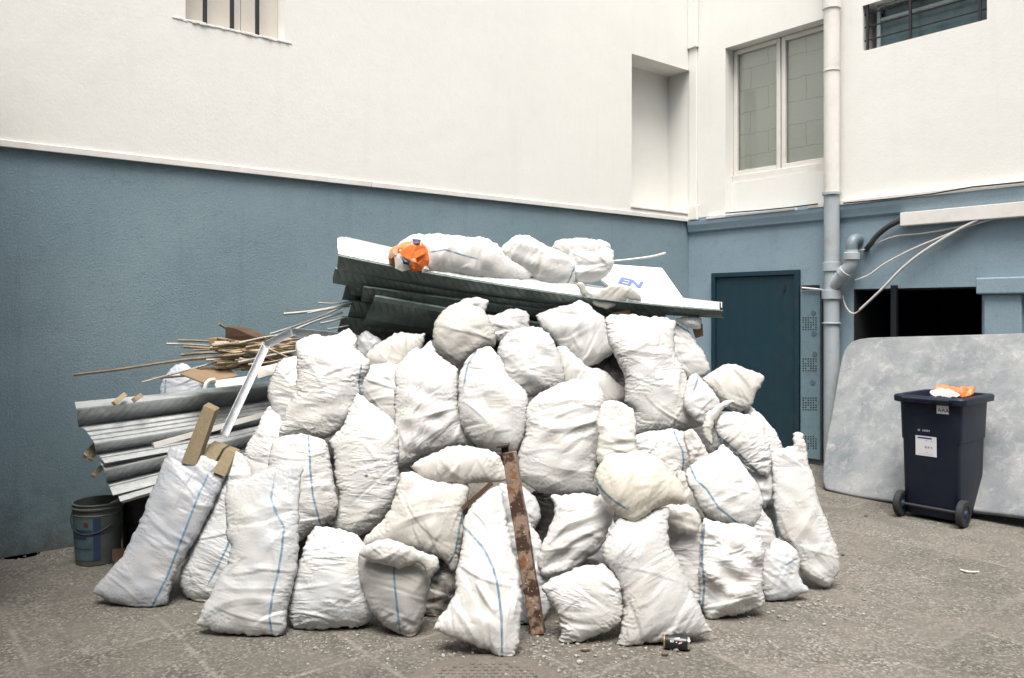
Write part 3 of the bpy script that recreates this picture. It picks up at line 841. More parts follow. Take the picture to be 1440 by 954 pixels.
def stucco(name, c1, c2, bump, bscale, stain, stain_amt, big=0.8, streak=0.25, grain=.35, splash=False):
    m, nt, b = newmat(name)
    tc = N(nt, 'ShaderNodeTexCoord'); co = tc.outputs['Object']
    n1 = N(nt, 'ShaderNodeTexNoise', Scale=big, Detail=8, Roughness=0.62); L(nt, co, n1.inputs['Vector'])
    r1 = ramp(nt, n1.outputs['Fac'], [(0.32, g4(0)), (0.68, g4(1))])
    c = mix(nt, r1.outputs[0], c1, c2)
    # rain streaks
    mp = N(nt, 'ShaderNodeMapping'); mp.inputs['Scale'].default_value = (5, 5, 0.35); L(nt, co, mp.inputs['Vector'])
    n2 = N(nt, 'ShaderNodeTexNoise', Scale=1.6, Detail=7, Roughness=0.7); L(nt, mp.outputs[0], n2.inputs['Vector'])
    r2 = ramp(nt, n2.outputs['Fac'], [(0.55, g4(0)), (0.8, g4(streak))])
    c = mix(nt, r2.outputs[0], c, stain)
    n3 = N(nt, 'ShaderNodeTexNoise', Scale=11, Detail=8, Roughness=0.75); L(nt, co, n3.inputs['Vector'])
    r3 = ramp(nt, n3.outputs['Fac'], [(0.56, g4(0)), (0.72, g4(stain_amt))])
    c = mix(nt, r3.outputs[0], c, stain)
    if splash:
        sz = N(nt, 'ShaderNodeSeparateXYZ'); L(nt, co, sz.inputs[0])
        nn = N(nt, 'ShaderNodeTexNoise', Scale=6, Detail=8, Roughness=0.7); L(nt, co, nn.inputs['Vector'])
        zz = N(nt, 'ShaderNodeMath', operation='MULTIPLY_ADD'); zz.inputs[1].default_value = -1.1; zz.inputs[2].default_value = 0.0; L(nt, nn.outputs['Fac'], zz.inputs[0])
        za_ = N(nt, 'ShaderNodeMath', operation='ADD'); L(nt, sz.outputs['Z'], za_.inputs[0]); L(nt, zz.outputs[0], za_.inputs[1])
        rz = N(nt, 'ShaderNodeMapRange'); rz.inputs[1].default_value = -.55; rz.inputs[2].default_value = -.15; rz.inputs[3].default_value = .7; rz.inputs[4].default_value = 0; L(nt, za_.outputs[0], rz.inputs[0])
        c = mix(nt, rz.outputs[0], c, (.10, .095, .085))
    n5 = N(nt, 'ShaderNodeTexNoise', Scale=170, Detail=3, Roughness=0.6); L(nt, co, n5.inputs['Vector'])
    r5 = ramp(nt, n5.outputs['Fac'], [(0.3, g4(0.35)), (0.7, g4(0.62))])
    c = mix(nt, grain, c, r5.outputs[0], 'OVERLAY')
    L(nt, c, b.inputs['Base Color'])
    b.inputs['Roughness'].default_value = 0.82; b.inputs['Specular IOR Level'].default_value = 0.3
    n4 = N(nt, 'ShaderNodeTexNoise', Scale=bscale, Detail=5, Roughness=0.7); L(nt, co, n4.inputs['Vector'])
    b1 = N(nt, 'ShaderNodeBump', Strength=bump, Distance=0.006); L(nt, n4.outputs['Fac'], b1.inputs['Height'])
    n6 = N(nt, 'ShaderNodeTexNoise', Scale=1.7, Detail=4); L(nt, co, n6.inputs['Vector'])
    b2 = N(nt, 'ShaderNodeBump', Strength=0.25, Distance=0.03); L(nt, n6.outputs['Fac'], b2.inputs['Height']); L(nt, b1.outputs[0], b2.inputs['Normal'])
    L(nt, b2.outputs[0], b.inputs['Normal'])
    return m


M_white = stucco('white_render', (0.795, 0.79, 0.75), (0.765, 0.755, 0.715), 0.25, 45, (0.55, 0.51, 0.46), 0.15, streak=0.16)
M_blue = stucco('blue_render', (0.185, 0.27, 0.31), (0.235, 0.32, 0.355), 0.8, 75, (0.10, 0.15, 0.19), 0.45, big=1.1, streak=0.4, grain=.7, splash=True)
M_bluer = stucco('pale_blue_render', (0.235, 0.325, 0.385), (0.275, 0.365, 0.42), 0.5, 75, (0.16, 0.18, 0.19), 0.45, big=1.4, streak=0.4, grain=.6, splash=True)
M_trimw = pmat('white_trim', (0.78, 0.76, 0.72), (0.70, 0.68, 0.64), scale=9, rough=0.6, bump=0.2, dirt=(0.45, 0.42, 0.38), dirt_amt=0.35)
M_black = pmat('black_iron', (0.012, 0.013, 0.015), (0.02, 0.02, 0.022), rough=0.55, bump=0.2)
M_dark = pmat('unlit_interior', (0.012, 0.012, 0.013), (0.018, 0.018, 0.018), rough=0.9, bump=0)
M_shut = pmat('cream_board', (0.66, 0.62, 0.55), (0.60, 0.565, 0.50), scale=4, rough=0.6, bump=0.1, dirt=(0.5, 0.45, 0.38), dirt_amt=0.3)


def ground_material():
    m, nt, b = newmat('aggregate_paving')
    tc = N(nt, 'ShaderNodeTexCoord')
    mp = N(nt, 'ShaderNodeMapping'); mp.inputs['Rotation'].default_value = (0, 0, ANG); L(nt, tc.outputs['Object'], mp.inputs['Vector'])
    wob = N(nt, 'ShaderNodeTexNoise', Scale=2.2, Detail=4); L(nt, mp.outputs[0], wob.inputs['Vector'])
    wv = N(nt, 'ShaderNodeVectorMath', operation='SCALE'); wv.inputs['Scale'].default_value = 0.05; L(nt, wob.outputs['Color'], wv.inputs[0])
    wa = N(nt, 'ShaderNodeVectorMath', operation='ADD'); L(nt, mp.outputs[0], wa.inputs[0]); L(nt, wv.outputs[0], wa.inputs[1])
    br = N(nt, 'ShaderNodeTexBrick', offset=0.0)
    br.inputs['Scale'].default_value = 1.0; br.inputs['Brick Width'].default_value = 0.82; br.inputs['Row Height'].default_value = 0.62
    br.inputs['Mortar Size'].default_value = 0.022; br.inputs['Mortar Smooth'].default_value = 1.0
    br.inputs['Color1'].default_value = (0.0, 0.0, 0.0, 1); br.inputs['Color2'].default_value = (1, 1, 1, 1); br.inputs['Mortar'].default_value = (.5, .5, .5, 1)
    L(nt, wa.outputs[0], br.inputs['Vector'])
    # exposed stones
    v1 = N(nt, 'ShaderNodeTexVoronoi', Scale=85.0); L(nt, tc.outputs['Object'], v1.inputs['Vector'])
    hsv = N(nt, 'ShaderNodeSeparateColor'); L(nt, v1.outputs['Color'], hsv.inputs[0])
    stones = ramp(nt, hsv.outputs[0], [(0.0, (0.045, 0.043, 0.038, 1)), (0.35, (0.085, 0.08, 0.07, 1)), (0.7, (0.14, 0.132, 0.116, 1)), (0.93, (0.25, 0.235, 0.21, 1)), (1.0, (0.30, 0.28, 0.25, 1))])
    nL = N(nt, 'ShaderNodeTexNoise', Scale=1.3, Detail=9, Roughness=0.68); L(nt, tc.outputs['Object'], nL.inputs['Vector'])
    rL = ramp(nt, nL.outputs['Fac'], [(0.30, g4(0.30)), (0.5, g4(0.5)), (0.72, g4(0.64))])
    c = mix(nt, 0.75, stones.outputs[0], rL.outputs[0], 'OVERLAY')
    # cement film smoothing the stones away here and there
    nF = N(nt, 'ShaderNodeTexNoise', Scale=3.1, Detail=8, Roughness=0.7); L(nt, tc.outputs['Object'], nF.inputs['Vector'])
    rF = ramp(nt, nF.outputs['Fac'], [(0.38, g4(0.2)), (0.66, g4(0.85))])
    c = mix(nt, rF.outputs[0], c, (0.145, 0.133, 0.113))
    bw = mix(nt, 0.16, c, br.outputs['Color'], 'SOFT_LIGHT')
    # dusty joints
    nj = N(nt, 'ShaderNodeTexNoise', Scale=5, Detail=7, Roughness=0.7); L(nt, tc.outputs['Object'], nj.inputs['Vector'])
    rj = ramp(nt, nj.outputs['Fac'], [(0.40, g4(0.02)), (0.64, g4(0.62))])
    mj = N(nt, 'ShaderNodeMath', operation='MULTIPLY'); L(nt, br.outputs['Fac'], mj.inputs[0]); L(nt, rj.outputs[0], mj.inputs[1])
    c = mix(nt, mj.outputs[0], bw, (0.235, 0.221, 0.195))
    # oily stains
    ns = N(nt, 'ShaderNodeTexNoise', Scale=0.9, Detail=6, Roughness=0.6, Distortion=0.8)
    mp3 = N(nt, 'ShaderNodeMapping'); mp3.inputs['Location'].default_value = (3.1, 7.7, 0); L(nt, tc.outputs['Object'], mp3.inputs['Vector']); L(nt, mp3.outputs[0], ns.inputs['Vector'])
    rs = ramp(nt, ns.outputs['Fac'], [(0.50, g4(0)), (0.70, g4(0.6))])
    c = mix(nt, rs.outputs[0], c, (0.075, 0.07, 0.062))
    # plaster dust specks
    v2 = N(nt, 'ShaderNodeTexVoronoi', Scale=30.0, feature='F1'); L(nt, tc.outputs['Object'], v2.inputs['Vector'])
    r2 = ramp(nt, v2.outputs['Distance'], [(0.03, g4(0.8)), (0.09, g4(0))])
    sp2 = N(nt, 'ShaderNodeSeparateColor'); L(nt, v2.outputs['Color'], sp2.inputs[0])
    gt = N(nt, 'ShaderNodeMath', operation='GREATER_THAN'); gt.inputs[1].default_value = 0.86; L(nt, sp2.outputs[1], gt.inputs[0])
    m2 = N(nt, 'ShaderNodeMath', operation='MULTIPLY'); L(nt, r2.outputs[0], m2.inputs[0]); L(nt, gt.outputs[0], m2.inputs[1])
    c = mix(nt, m2.outputs[0], c, (0.34, 0.32, 0.29))
    L(nt, c, b.inputs['Base Color'])
    b.inputs['Roughness'].default_value = 0.85; b.inputs['Specular IOR Level'].default_value = 0.3
    b1 = N(nt, 'ShaderNodeBump', Strength=0.3, Distance=0.003, invert=True); L(nt, v1.outputs['Distance'], b1.inputs['Height'])
    b2 = N(nt, 'ShaderNodeBump', Strength=0.4, Distance=0.02); L(nt, nF.outputs['Fac'], b2.inputs['Height']); L(nt, b1.outputs[0], b2.inputs['Normal'])
    L(nt, b2.outputs[0], b.inputs['Normal'])
    return m


gm = ground_material()
o = MB().add([(-60, -60, 0), (60, -60, 0), (60, 60, 0), (-60, 60, 0)], [(0, 1, 2, 3)]).build('ground', gm, origin=(0, 0, 0))
tag(o, kind='structure')

# ------------------------------------------------ left building
ZB = 2.655
TOP = 11.0
LB = empty('rendered_building', WL.pt(4, 0, 0), 'white building above a long blue stucco base, with a niche and barred window', 'building')
UR = 1.017; ZR = 4.445; DR = 0.324
wu1, _ = WL.px(261, 27); wu0, _ = WL.px(400, 59); _, wz = WL.px(330, 43)
mb = MB()
WL.slab(mb, UR, wu0, ZB, TOP, -.6, 0)
WL.slab(mb, wu1, 13, ZB, TOP, -.6, 0)
WL.slab(mb, wu0, wu1, ZB, wz, -.6, 0)
WL.slab(mb, wu0, wu1, wz+1.3, TOP, -.6, 0)
WL.slab(mb, 0, UR, ZR, TOP, -.6, 0)
WL.slab(mb, 0, UR, ZB, ZR, -.6, -DR)
WL.slab(mb, 0, UR, ZB, ZB+0.075, -DR, 0.0)
mb.build('upper_wall', M_white, LB)
mb = MB(); WL.slab(mb, 0, 13, -0.3, ZB-0.002, -.6, -.022); mb.build('lower_wall', M_blue, LB)
mb = MB()
n_ = 60
for seg_a, seg_b in ((0.0, 4.28), (4.284, 9.0), (9.004, 13)):
    WL.slab(mb, seg_a, seg_b, ZB-.010, ZB+.036, 0.002, 0.014)
mb.build('drip_ledge', M_trimw, LB, bevel=.004)
# window with black bars over boarded panels
wn = empty('window', WL.pt((wu0+wu1)/2, wz, -.1), None, None); wn.parent = LB; wn.location = WL.pt((wu0+wu1)/2, wz, -.1) - Vector(LB.location)
mb = MB(); um = wu0 + (wu1-wu0)*.40
WL.slab(mb, wu0+.002, um-.002, wz+.004, wz+1.29, -.16, -.13); WL.slab(mb, um+.002, wu1-.002, wz+.004, wz+1.29, -.16, -.13)
mb.build('panel', M_shut, wn)
for q in (288, 326, 361.5):
    uq, _ = WL.px(q, 30, -.06)
    mb = MB(); WL.slab(mb, uq-.014, uq+.014, wz-.01, wz+1.29, -.07, -.045); mb.build('bar', M_black, wn, bevel=.003)
# crumbling mortar along the sill
mb = MB(); rr = random.Random(4)
uu = wu0 - .06
while uu < wu1 + .07:
    stp = rr.uniform(.02, .05)
    WL.slab(mb, uu, uu+stp, wz-rr.uniform(.010, .018), wz+rr.uniform(.002, .008), -.12, rr.uniform(.004, .012))
    uu += stp + .0005
mb.build('sill', M_trimw, LB, bevel=.004)
mb = MB(); WL.slab(mb, 0.02, UR+.02, ZB+.078, ZB+.10, -.02, .012); mb.build('niche_sill', M_trimw, LB, bevel=.004)

# unseen dark blocker added at the left to shade the wall foot and ground
M_blocker = stucco('dark_blocker_render', (0.06, 0.075, 0.09), (0.08, 0.095, 0.11), 0.6, 60, (0.05, 0.05, 0.05), 0.3)
mb = MB(); mb.prism([(-2.72, 3.95, -.2), (-2.45, -5, -.2), (-9, -5, -.2), (-9, 1.0, -.2), (-4.1, 4.6, -.2)], (0, 0, 4.4))
tag(mb.build('shade_blocker', M_blocker), 'unseen blocker added at the left to shade the foot of the blue wall', 'wall', None, 'structure')

mb = MB(); mb.hexa([(-2.4, -4.0, -.2), (12, -4.0, -.2), (12, -4.0, 10.5), (-2.4, -4.0, 10.5)], [(-2.4, -4.4, -.2), (12, -4.4, -.2), (12, -4.4, 10.5), (-2.4, -4.4, 10.5)])  # dark blocker added behind the camera to cut low frontal light
tag(mb.build('shade_blocker', M_blocker), 'unseen blocker added behind the viewer to cut frontal light', 'wall', None, 'structure')

# ------------------------------------------------ right building
RB = empty('courtyard_building', WR.pt(3, 0, 0), 'white and pale blue building with a blocked window, teal door and dark opening', 'building')
a0, za = WR.px(1020, 68); a1, _ = WR.px(1159, 30); za = WR.px(1020, 68)[1]
zsill = WR.px(1032, 244)[1]
b0, zb0 = WR.px(1213, 72); b1, zb1 = WR.px(1388, 28); zb0 = (zb0+zb1)/2; zbt = WR.px(1208, 10)[1]
mb = MB()
ZP = ZB + .03
WR.slab(mb, -.6, a0, ZP, TOP, -.6, 0)
WR.slab(mb, a1, b0, ZP, TOP, -.6, 0)
WR.slab(mb, a0, a1, za, TOP, -.6, 0)
WR.slab(mb, a0, a1, ZP, zsill-.09, -.6, -.11)
WR.slab(mb, b0, b1, ZP, zb0, -.6, 0)
WR.slab(mb, b0, b1, zbt, TOP, -.6, 0)
WR.slab(mb, b1, 9, ZP, TOP, -.6, 0)
mb.build('upper_wall', M_white, RB)
# lower wall with the dark opening
c0, _ = WR.px(1200, 408); c1, _ = WR.px(1381, 402); zc = WR.px(1290, 405)[1]
mb = MB()
WR.slab(mb, -.6, c0, -.3, ZP-.002, -.6, -.004)
WR.slab(mb, c1, 9, -.3, ZP-.002, -.6, -.004)
WR.slab(mb, c0, c1, zc, ZP-.002, -.6, -.004)
WR.slab(mb, c0, c1, -.3, 0.35, -.6, -.004)
mb.build('lower_wall', M_bluer, RB)
mb = MB()
WR.slab(mb, c0+.001, c0+.012, .352, zc-.001, -.6, -.012); WR.slab(mb, c1-.012, c1-.001, .352, zc-.001, -.6, -.012); WR.slab(mb, c0+.012, c1-.012, zc-.012, zc-.001, -.6, -.012)  # near-black linings paint the shade of the opening onto its reveals
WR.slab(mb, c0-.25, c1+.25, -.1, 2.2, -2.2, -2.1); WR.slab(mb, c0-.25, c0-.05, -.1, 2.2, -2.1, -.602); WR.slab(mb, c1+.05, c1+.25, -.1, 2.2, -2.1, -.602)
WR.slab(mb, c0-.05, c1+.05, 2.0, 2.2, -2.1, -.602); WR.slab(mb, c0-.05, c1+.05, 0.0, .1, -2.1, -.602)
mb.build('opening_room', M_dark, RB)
mb = MB(); u_, _ = WR.px(1257, 405, .02); WR.slab(mb, u_-.028, u_+.028, .352, zc+.03, -.02, .035)
mb.build('opening_post', pmat('navy_post', (.006, .008, .013), (.004, .006, .01), rough=.5), RB, bevel=.008)
# moulding and flashing
mb = MB()
prof = [(2.505, 0), (2.525, .028), (2.55, .034), (2.60, .05), (2.645, .055), (2.645, 0)]
mb.prism([WR.pt(0.0, z, d) for z, d in prof], WR.u*9)
mb.build('moulding', M_bluer, RB)
mb = MB()
uu = .28; rr = random.Random(9)
for seg in (1.42, 2.02, 4.4, 9):
    WR.slab(mb, uu, seg-.006, 2.648, 2.672 + (.018 if seg > 2 else 0), 0.0, .062); uu = seg + (.14 if seg == 1.42 else 0)
mb.build('flashing', M_trimw, RB, bevel=.003)
# corner chase
ch = WR.px(983, 150)[0]
mb = MB(); zt = WR.px(972, 70)[1]; zl = WR.px(972, 290)[1]
WR.slab(mb, .0, ch, zt, TOP, 0.002, .05); WR.slab(mb, 0, ch, 2.66, zl, 0.002, .05); WR.slab(mb, 0, ch-.02, zl, zt, 0.002, .02)
mb.build('corner_pilaster', M_white, RB, bevel=.008)
# blocked window
w1 = empty('window', WR.pt(a0, zsill, -.15), None, None); w1.parent = RB; w1.location = WR.pt(a0, zsill, -.15) - Vector(RB.location)
M_frame = pmat('painted_frame', (0.74, 0.72, 0.67), (0.68, 0.66, 0.61), rough=.45, bump=.1, dirt=(.45, .41, .35), dirt_amt=.3)


def block_material():
    m, nt, b = newmat('blocks_behind_dusty_glass')
    tc = N(nt, 'ShaderNodeTexCoord')
    # object coordinates turned into wall coordinates
    mp = N(nt, 'ShaderNodeMapping'); mp.inputs['Rotation'].default_value = (0, 0, ANG); L(nt, tc.outputs['Object'], mp.inputs['Vector'])
    sw = N(nt, 'ShaderNodeSeparateXYZ'); L(nt, mp.outputs[0], sw.inputs[0])
    cb = N(nt, 'ShaderNodeCombineXYZ'); L(nt, sw.outputs['X'], cb.inputs['X']); L(nt, sw.outputs['Z'], cb.inputs['Y'])
    nw = N(nt, 'ShaderNodeTexNoise', Scale=7, Detail=5); L(nt, cb.outputs[0], nw.inputs['Vector'])
    sv = N(nt, 'ShaderNodeVectorMath', operation='SCALE'); sv.inputs['Scale'].default_value = .07; L(nt, nw.outputs['Color'], sv.inputs[0])
    ad = N(nt, 'ShaderNodeVectorMath', operation='ADD'); L(nt, cb.outputs[0], ad.inputs[0]); L(nt, sv.outputs[0], ad.inputs[1])
    br = N(nt, 'ShaderNodeTexBrick', offset=.5); br.inputs['Scale'].default_value = 1
    br.inputs['Brick Width'].default_value = .46; br.inputs['Row Height'].default_value = .25; br.inputs['Mortar Size'].default_value = .005; br.inputs['Mortar Smooth'].default_value = .5
    br.inputs['Color1'].default_value = (.78, .80, .72, 1); br.inputs['Color2'].default_value = (.80, .81, .74, 1); br.inputs['Mortar'].default_value = (.56, .575, .51, 1)
    L(nt, ad.outputs[0], br.inputs['Vector'])
    n2 = N(nt, 'ShaderNodeTexNoise', Scale=9, Detail=9, Roughness=.75); L(nt, cb.outputs[0], n2.inputs['Vector'])
    r2 = ramp(nt, n2.outputs['Fac'], [(.52, g4(0)), (.66, g4(.55))])
    c = mix(nt, r2.outputs[0], br.outputs['Color'], (.82, .82, .79))
    L(nt, c, b.inputs['Base Color']); b.inputs['Roughness'].default_value = .8
    bp = N(nt, 'ShaderNodeBump', Strength=.6, Distance=.02); L(nt, n2.outputs['Fac'], bp.inputs['Height']); L(nt, bp.outputs[0], b.inputs['Normal'])
    return m


def glass_material(name, tint, alpha):
    m, nt, b = newmat(name)
    out = [n for n in nt.nodes if n.type == 'OUTPUT_MATERIAL'][0]
    gl = N(nt, 'ShaderNodeBsdfGlossy', Roughness=.06); tr = N(nt, 'ShaderNodeBsdfTransparent'); tr.inputs[0].default_value = tint
    ms = N(nt, 'ShaderNodeMixShader'); lw = N(nt, 'ShaderNodeFresnel', IOR=1.45)
    mr = N(nt, 'ShaderNodeMath', operation='MULTIPLY'); mr.inputs[1].default_value = alpha; L(nt, lw.outputs[0], mr.inputs[0])
    L(nt, mr.outputs[0], ms.inputs[0]); L(nt, tr.outputs[0], ms.inputs[1]); L(nt, gl.outputs[0], ms.inputs[2])
    L(nt, ms.outputs[0], out.inputs['Surface'])
    return m


mb = MB(); WR.slab(mb, a0+.002, a1-.002, zsill-.088, za-.002, -.5, -.202); mb.build('block_infill', block_material(), w1)
amid = WR.px(1098, 150, -.15)[0]
fr = MB()
t = .05
for (p, q) in ((a0+.004, amid-.006), (amid+.006, a1-.004)):
    WR.slab(fr, p, p+t, zsill, za-.005, -.20, -.15); WR.slab(fr, q-t, q, zsill, za-.005, -.20, -.15)
    WR.slab(fr, p+t, q-t, zsill, zsill+t, -.20, -.15); WR.slab(fr, p+t, q-t, za-.005-t, za-.005, -.20, -.15)
fr.build('frame', M_frame, w1, bevel=.006)
M_glass = glass_material('window_glass', (.95, .955, .945, 1), .8)
for (p, q) in ((a0+.004+t, amid-.006-t), (amid+.006+t, a1-.004-t)):
    mb = MB(); WR.slab(mb, p-.003, q+.003, zsill+t-.003, za-.005-t+.003, -.183, -.177); mb.build('pane', M_glass, w1)
mb = MB(); WR.slab(mb, a0+.001, a1-.001, zsill-.088, zsill-.002, -.2015, -.125); mb.build('sill', M_trimw, w1, bevel=.006)
# high window with grille
w2 = empty('window', WR.pt(b0, zb0, -.12), None, None); w2.parent = RB; w2.location = WR.pt(b0, zb0, -.12) - Vector(RB.location)
M_teal = pmat('teal_frame', (.045, .085, .095), (.03, .06, .07), rough=.4, bump=.05)
M_paleframe = pmat('pale_frame', (.36, .42, .41), (.28, .34, .34), rough=.4, bump=.05)
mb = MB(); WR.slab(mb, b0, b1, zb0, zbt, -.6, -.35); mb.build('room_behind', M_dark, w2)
mb = MB()
WR.slab(mb, b0+.09, b0+.125, zb0+.03, zbt, -.14, -.10); WR.slab(mb, b1-.04, b1-.002, zb0+.03, zbt, -.14, -.10); WR.slab(mb, b0+.09, b1-.002, zb0+.004, zb0+.03, -.14, -.10)
WR.slab(mb, b0+.125, b1-.04, zbt-.03, zbt, -.14, -.10); mb.build('frame', M_paleframe, w2, bevel=.004)
mb = MB(); zq = WR.px(1222, 33, -.12)[1]; WR.slab(mb, b0+.125, b1-.04, zq-.02, zq+.012, -.15, -.105); mb.build('sash_rail', M_paleframe, w2, bevel=.004)
mgl, nt_, b_ = newmat('blue_ribbed_glass')
tc_ = N(nt_, 'ShaderNodeTexCoord'); nn_ = N(nt_, 'ShaderNodeTexNoise', Scale=3.5, Detail=6, Roughness=.7); L(nt_, tc_.outputs['Object'], nn_.inputs['Vector'])
L(nt_, mix(nt_, ramp(nt_, nn_.outputs['Fac'], [(.35, g4(0)), (.65, g4(1))]).outputs[0], (.03, .06, .07), (.065, .11, .125)), b_.inputs['Base Color'])
b_.inputs['Roughness'].default_value = .25
mb = MB(); WR.slab(mb, b0+.125, b1-.04, zb0+.03, zq-.02, -.135, -.125); WR.slab(mb, b0+.125, b1-.04, zq+.012, zbt-.03, -.17, -.16); mb.build('pane', mgl, w2)
for q in (1220, 1280, 1378):
    u_ = WR.px(q, 40, -.02)[0]; mb = MB(); WR.slab(mb, u_-.011, u_+.011, zb0-.004, zbt+.0, -.035, -.013); mb.build('bar', M_black, w2)
for q in (20, 38, 57):
    z_ = WR.px(1216, q, -.02)[1]; mb = MB(); mb.tube([WR.pt(b0-.0, z_, -.044), WR.pt(b1, z_, -.044)], .008, 6); mb.build('bar', M_black, w2)
# shallow pier on the right
p0 = WR.px(1384, 440, .05)[0]; p1 = WR.px(1437, 440, .05)[0]; zp = WR.px(1384, 414, .05)[1]; zp2 = WR.px(1378, 391, .08)[1]
mb = MB(); WR.slab(mb, p0, p1, 0, zp, -.003, .06); mb.build('pier', M_bluer, RB, bevel=.01)
mb = MB(); WR.slab(mb, p0-.05, p1+.3, zp, zp2, -.003, .10); mb.build('pier_cap', M_bluer, RB, bevel=.012)
# teal steel door
d0 = WR.px(1001, 400, .03)[0]; d1 = WR.px(1124, 400, .03)[0]; zd = WR.px(1060, 382, .03)[1]
dr = empty('door', WR.pt((d0+d1)/2, 0, .02), None, None); dr.parent = RB; dr.location = WR.pt((d0+d1)/2, 0, .02) - Vector(RB.location)
M_door = pmat('teal_steel', (.008, .038, .054), (.006, .029, .042), scale=2.5, rough=.42, bump=.12, bscale=22, dirt=(.10, .075, .05), dirt_amt=.12, dirt_scale=5, stretch=(3, 3, .5), rough2=.6)
mb = MB(); WR.slab(mb, d0+.055, d1-.055, .04, zd-.055, 0, .022); mb.build('door_leaf', M_door, dr, bevel=.004)
mb = MB(); WR.slab(mb, d0, d0+.05, .0, zd, 0, .045); WR.slab(mb, d1-.05, d1, 0, zd, 0, .045); WR.slab(mb, d0+.05, d1-.05, zd-.05, zd, 0, .045); mb.build('door_frame', M_door, dr, bevel=.004)
u_, z_ = WR.px(1103, 405, .03); mb = MB(); WR.slab(mb, u_-.012, u_+.012, z_-.03, z_+.03, .022, .036); mb.build('lock', M_black, dr, bevel=.003)
# meter cabinet with perforations
e0 = WR.px(1125.5, 450, .03)[0]; e1 = WR.px(1153, 450, .03)[0]; ze = WR.px(1140, 408, .03)[1]
cbt = empty('cabinet', WR.pt((e0+e1)/2, 0, .03), None, None); cbt.parent = RB; cbt.location = WR.pt((e0+e1)/2, 0, .03) - Vector(RB.location)
M_cab = pmat('cabinet_paint', (.17, .26, .295), (.14, .22, .255), scale=5, rough=.5, bump=.1, dirt=(.10, .12, .13), dirt_amt=.5, dirt_scale=9)
mb = MB(); WR.slab(mb, e0, e1, .06, ze, 0, .03); mb.build('cabinet_door', M_cab, cbt, bevel=.004)
mb = MB(); WR.slab(mb, e0, e1-.02, ze+.004, ze+.05, -.002, .004); WR.slab(mb, e1+.004, e1+.02, .03, ze, -.002, .004); mb.build('gap', M_dark, cbt)
M_knob = pmat('grey_knob', (.10, .15, .18), rough=.5)
for gy in (447, 505, 560, 614):
    mb = MB()
    for i in range(6):
        for j in range(6):
            if (i*7+j*5+gy) % 11 == 0: continue
            u_, z_ = WR.px(1129.5 + i*3.6, gy + j*3.3, .03)
            WR.slab(mb, u_-.0075, u_+.0075, z_-.006, z_+.006, .0305, .0318)
    mb.build('perforation', M_dark, cbt)
for gx, gy in ((1144, 440), (1145, 469), (1146, 498), (1143, 538)):
    u_, z_ = WR.px(gx, gy, .03); mb = MB(); mb.lathe(WR.pt(u_, z_, .03), [(.03, 0), (.028, .004)], WR.n, 10); mb.build('knob', M_knob, cbt)
mb = MB(); mb.tube([WR.P(1128, 405, .05), WR.P(1150, 407, .05), WR.P(1162, 409, .06)], .010, 6); mb.build('bracket', M_trimw, cbt, smooth=True)
# loose bits of wire along the ledge
for nm, pts in (('black_cable', [(1020, 303), (1070, 299), (1110, 295), (1150, 290)]), ('black_cable', [(1186, 289), (1250, 283), (1310, 276), (1368, 266), (1440, 259)])):
    mb = MB(); mb.tube([WR.P(x, y - 3, .075) for x, y in pts], .007, 6)
    o = mb.build('ledge_cable', M_black, RB, smooth=True)

# ------------------------------------------------ drainpipe
dp = empty('drainpipe', WR.P(1170, 655, .11), 'tall vertical drainpipe, white above and grey below, with a bent side branch', 'drainpipe')
M_pipeW = pmat('white_pipe', (.72, .70, .66), (.66, .64, .60), rough=.45, bump=.1, dirt=(.45, .42, .36), dirt_amt=.4)
M_pipeG = pmat('grey_pipe', (.40, .44, .46), (.35, .39, .42), scale=6, rough=.5, bump=.1, dirt=(.30, .27, .24), dirt_amt=.4, dirt_scale=7)
M_pipeD = pmat('slate_pipe', (.13, .17, .20), (.17, .21, .23), rough=.45, bump=.1)
PU = WR.px(1169.5, 300, .11)[0]
def pz(py): return WR.px(1169.5, py, .11)[1]
R0 = .076
mb = MB(); mb.tube([WR.pt(PU, pz(274), .11), WR.pt(PU, TOP, .11)], R0, 20); mb.build('upper_pipe', M_pipeW, dp, smooth=True)
mb = MB(); mb.tube([WR.pt(PU, 0.0, .11), WR.pt(PU, pz(274), .11)], R0-.001, 20); mb.build('lower_pipe', M_pipeG, dp, smooth=True)
for (ya, yb, gx, mt) in ((2, 14, .013, M_pipeW), (99, 101.5, .008, M_pipeW), (270.5, 275, .016, M_pipeG), (369, 382, .014, M_pipeG), (408, 421, .018, M_pipeG), (453.5, 456, .016, M_pipeG)):
    za_, zb_ = pz(yb), pz(ya); r_ = R0 + gx
    mb = MB(); mb.lathe(WR.pt(PU, za_, .11), [(R0-.002, 0), (r_, .004), (r_, zb_-za_-.004), (R0-.002, zb_-za_)], (0, 0, 1), 22); mb.build('collar', mt, dp, smooth=True)
br_pts = [WR.P(1172, 402, .12), WR.P(1184, 388, .14), WR.P(1192, 379, .15), WR.P(1196.5, 371, .15), WR.P(1197.5, 360, .15), WR.P(1197.5, 352, .15)]
mb = MB(); mb.tube(br_pts, .064, 18); mb.build('branch', M_pipeG, dp, smooth=True)
mb = MB(); mb.lathe(WR.P(1197.5, 366, .15), [(.064, 0), (.078, .006), (.078, .07), (.064, .076)], (0, 0, 1), 20); mb.build('collar', M_pipeG, dp, smooth=True)
c_ = (br_pts[1]+br_pts[2])/2
mb = MB(); mb.lathe(c_, [(.064, -.03), (.074, -.026), (.074, .026), (.064, .03)], (br_pts[2]-br_pts[1]), 20); mb.build('collar', M_pipeG, dp, smooth=True)
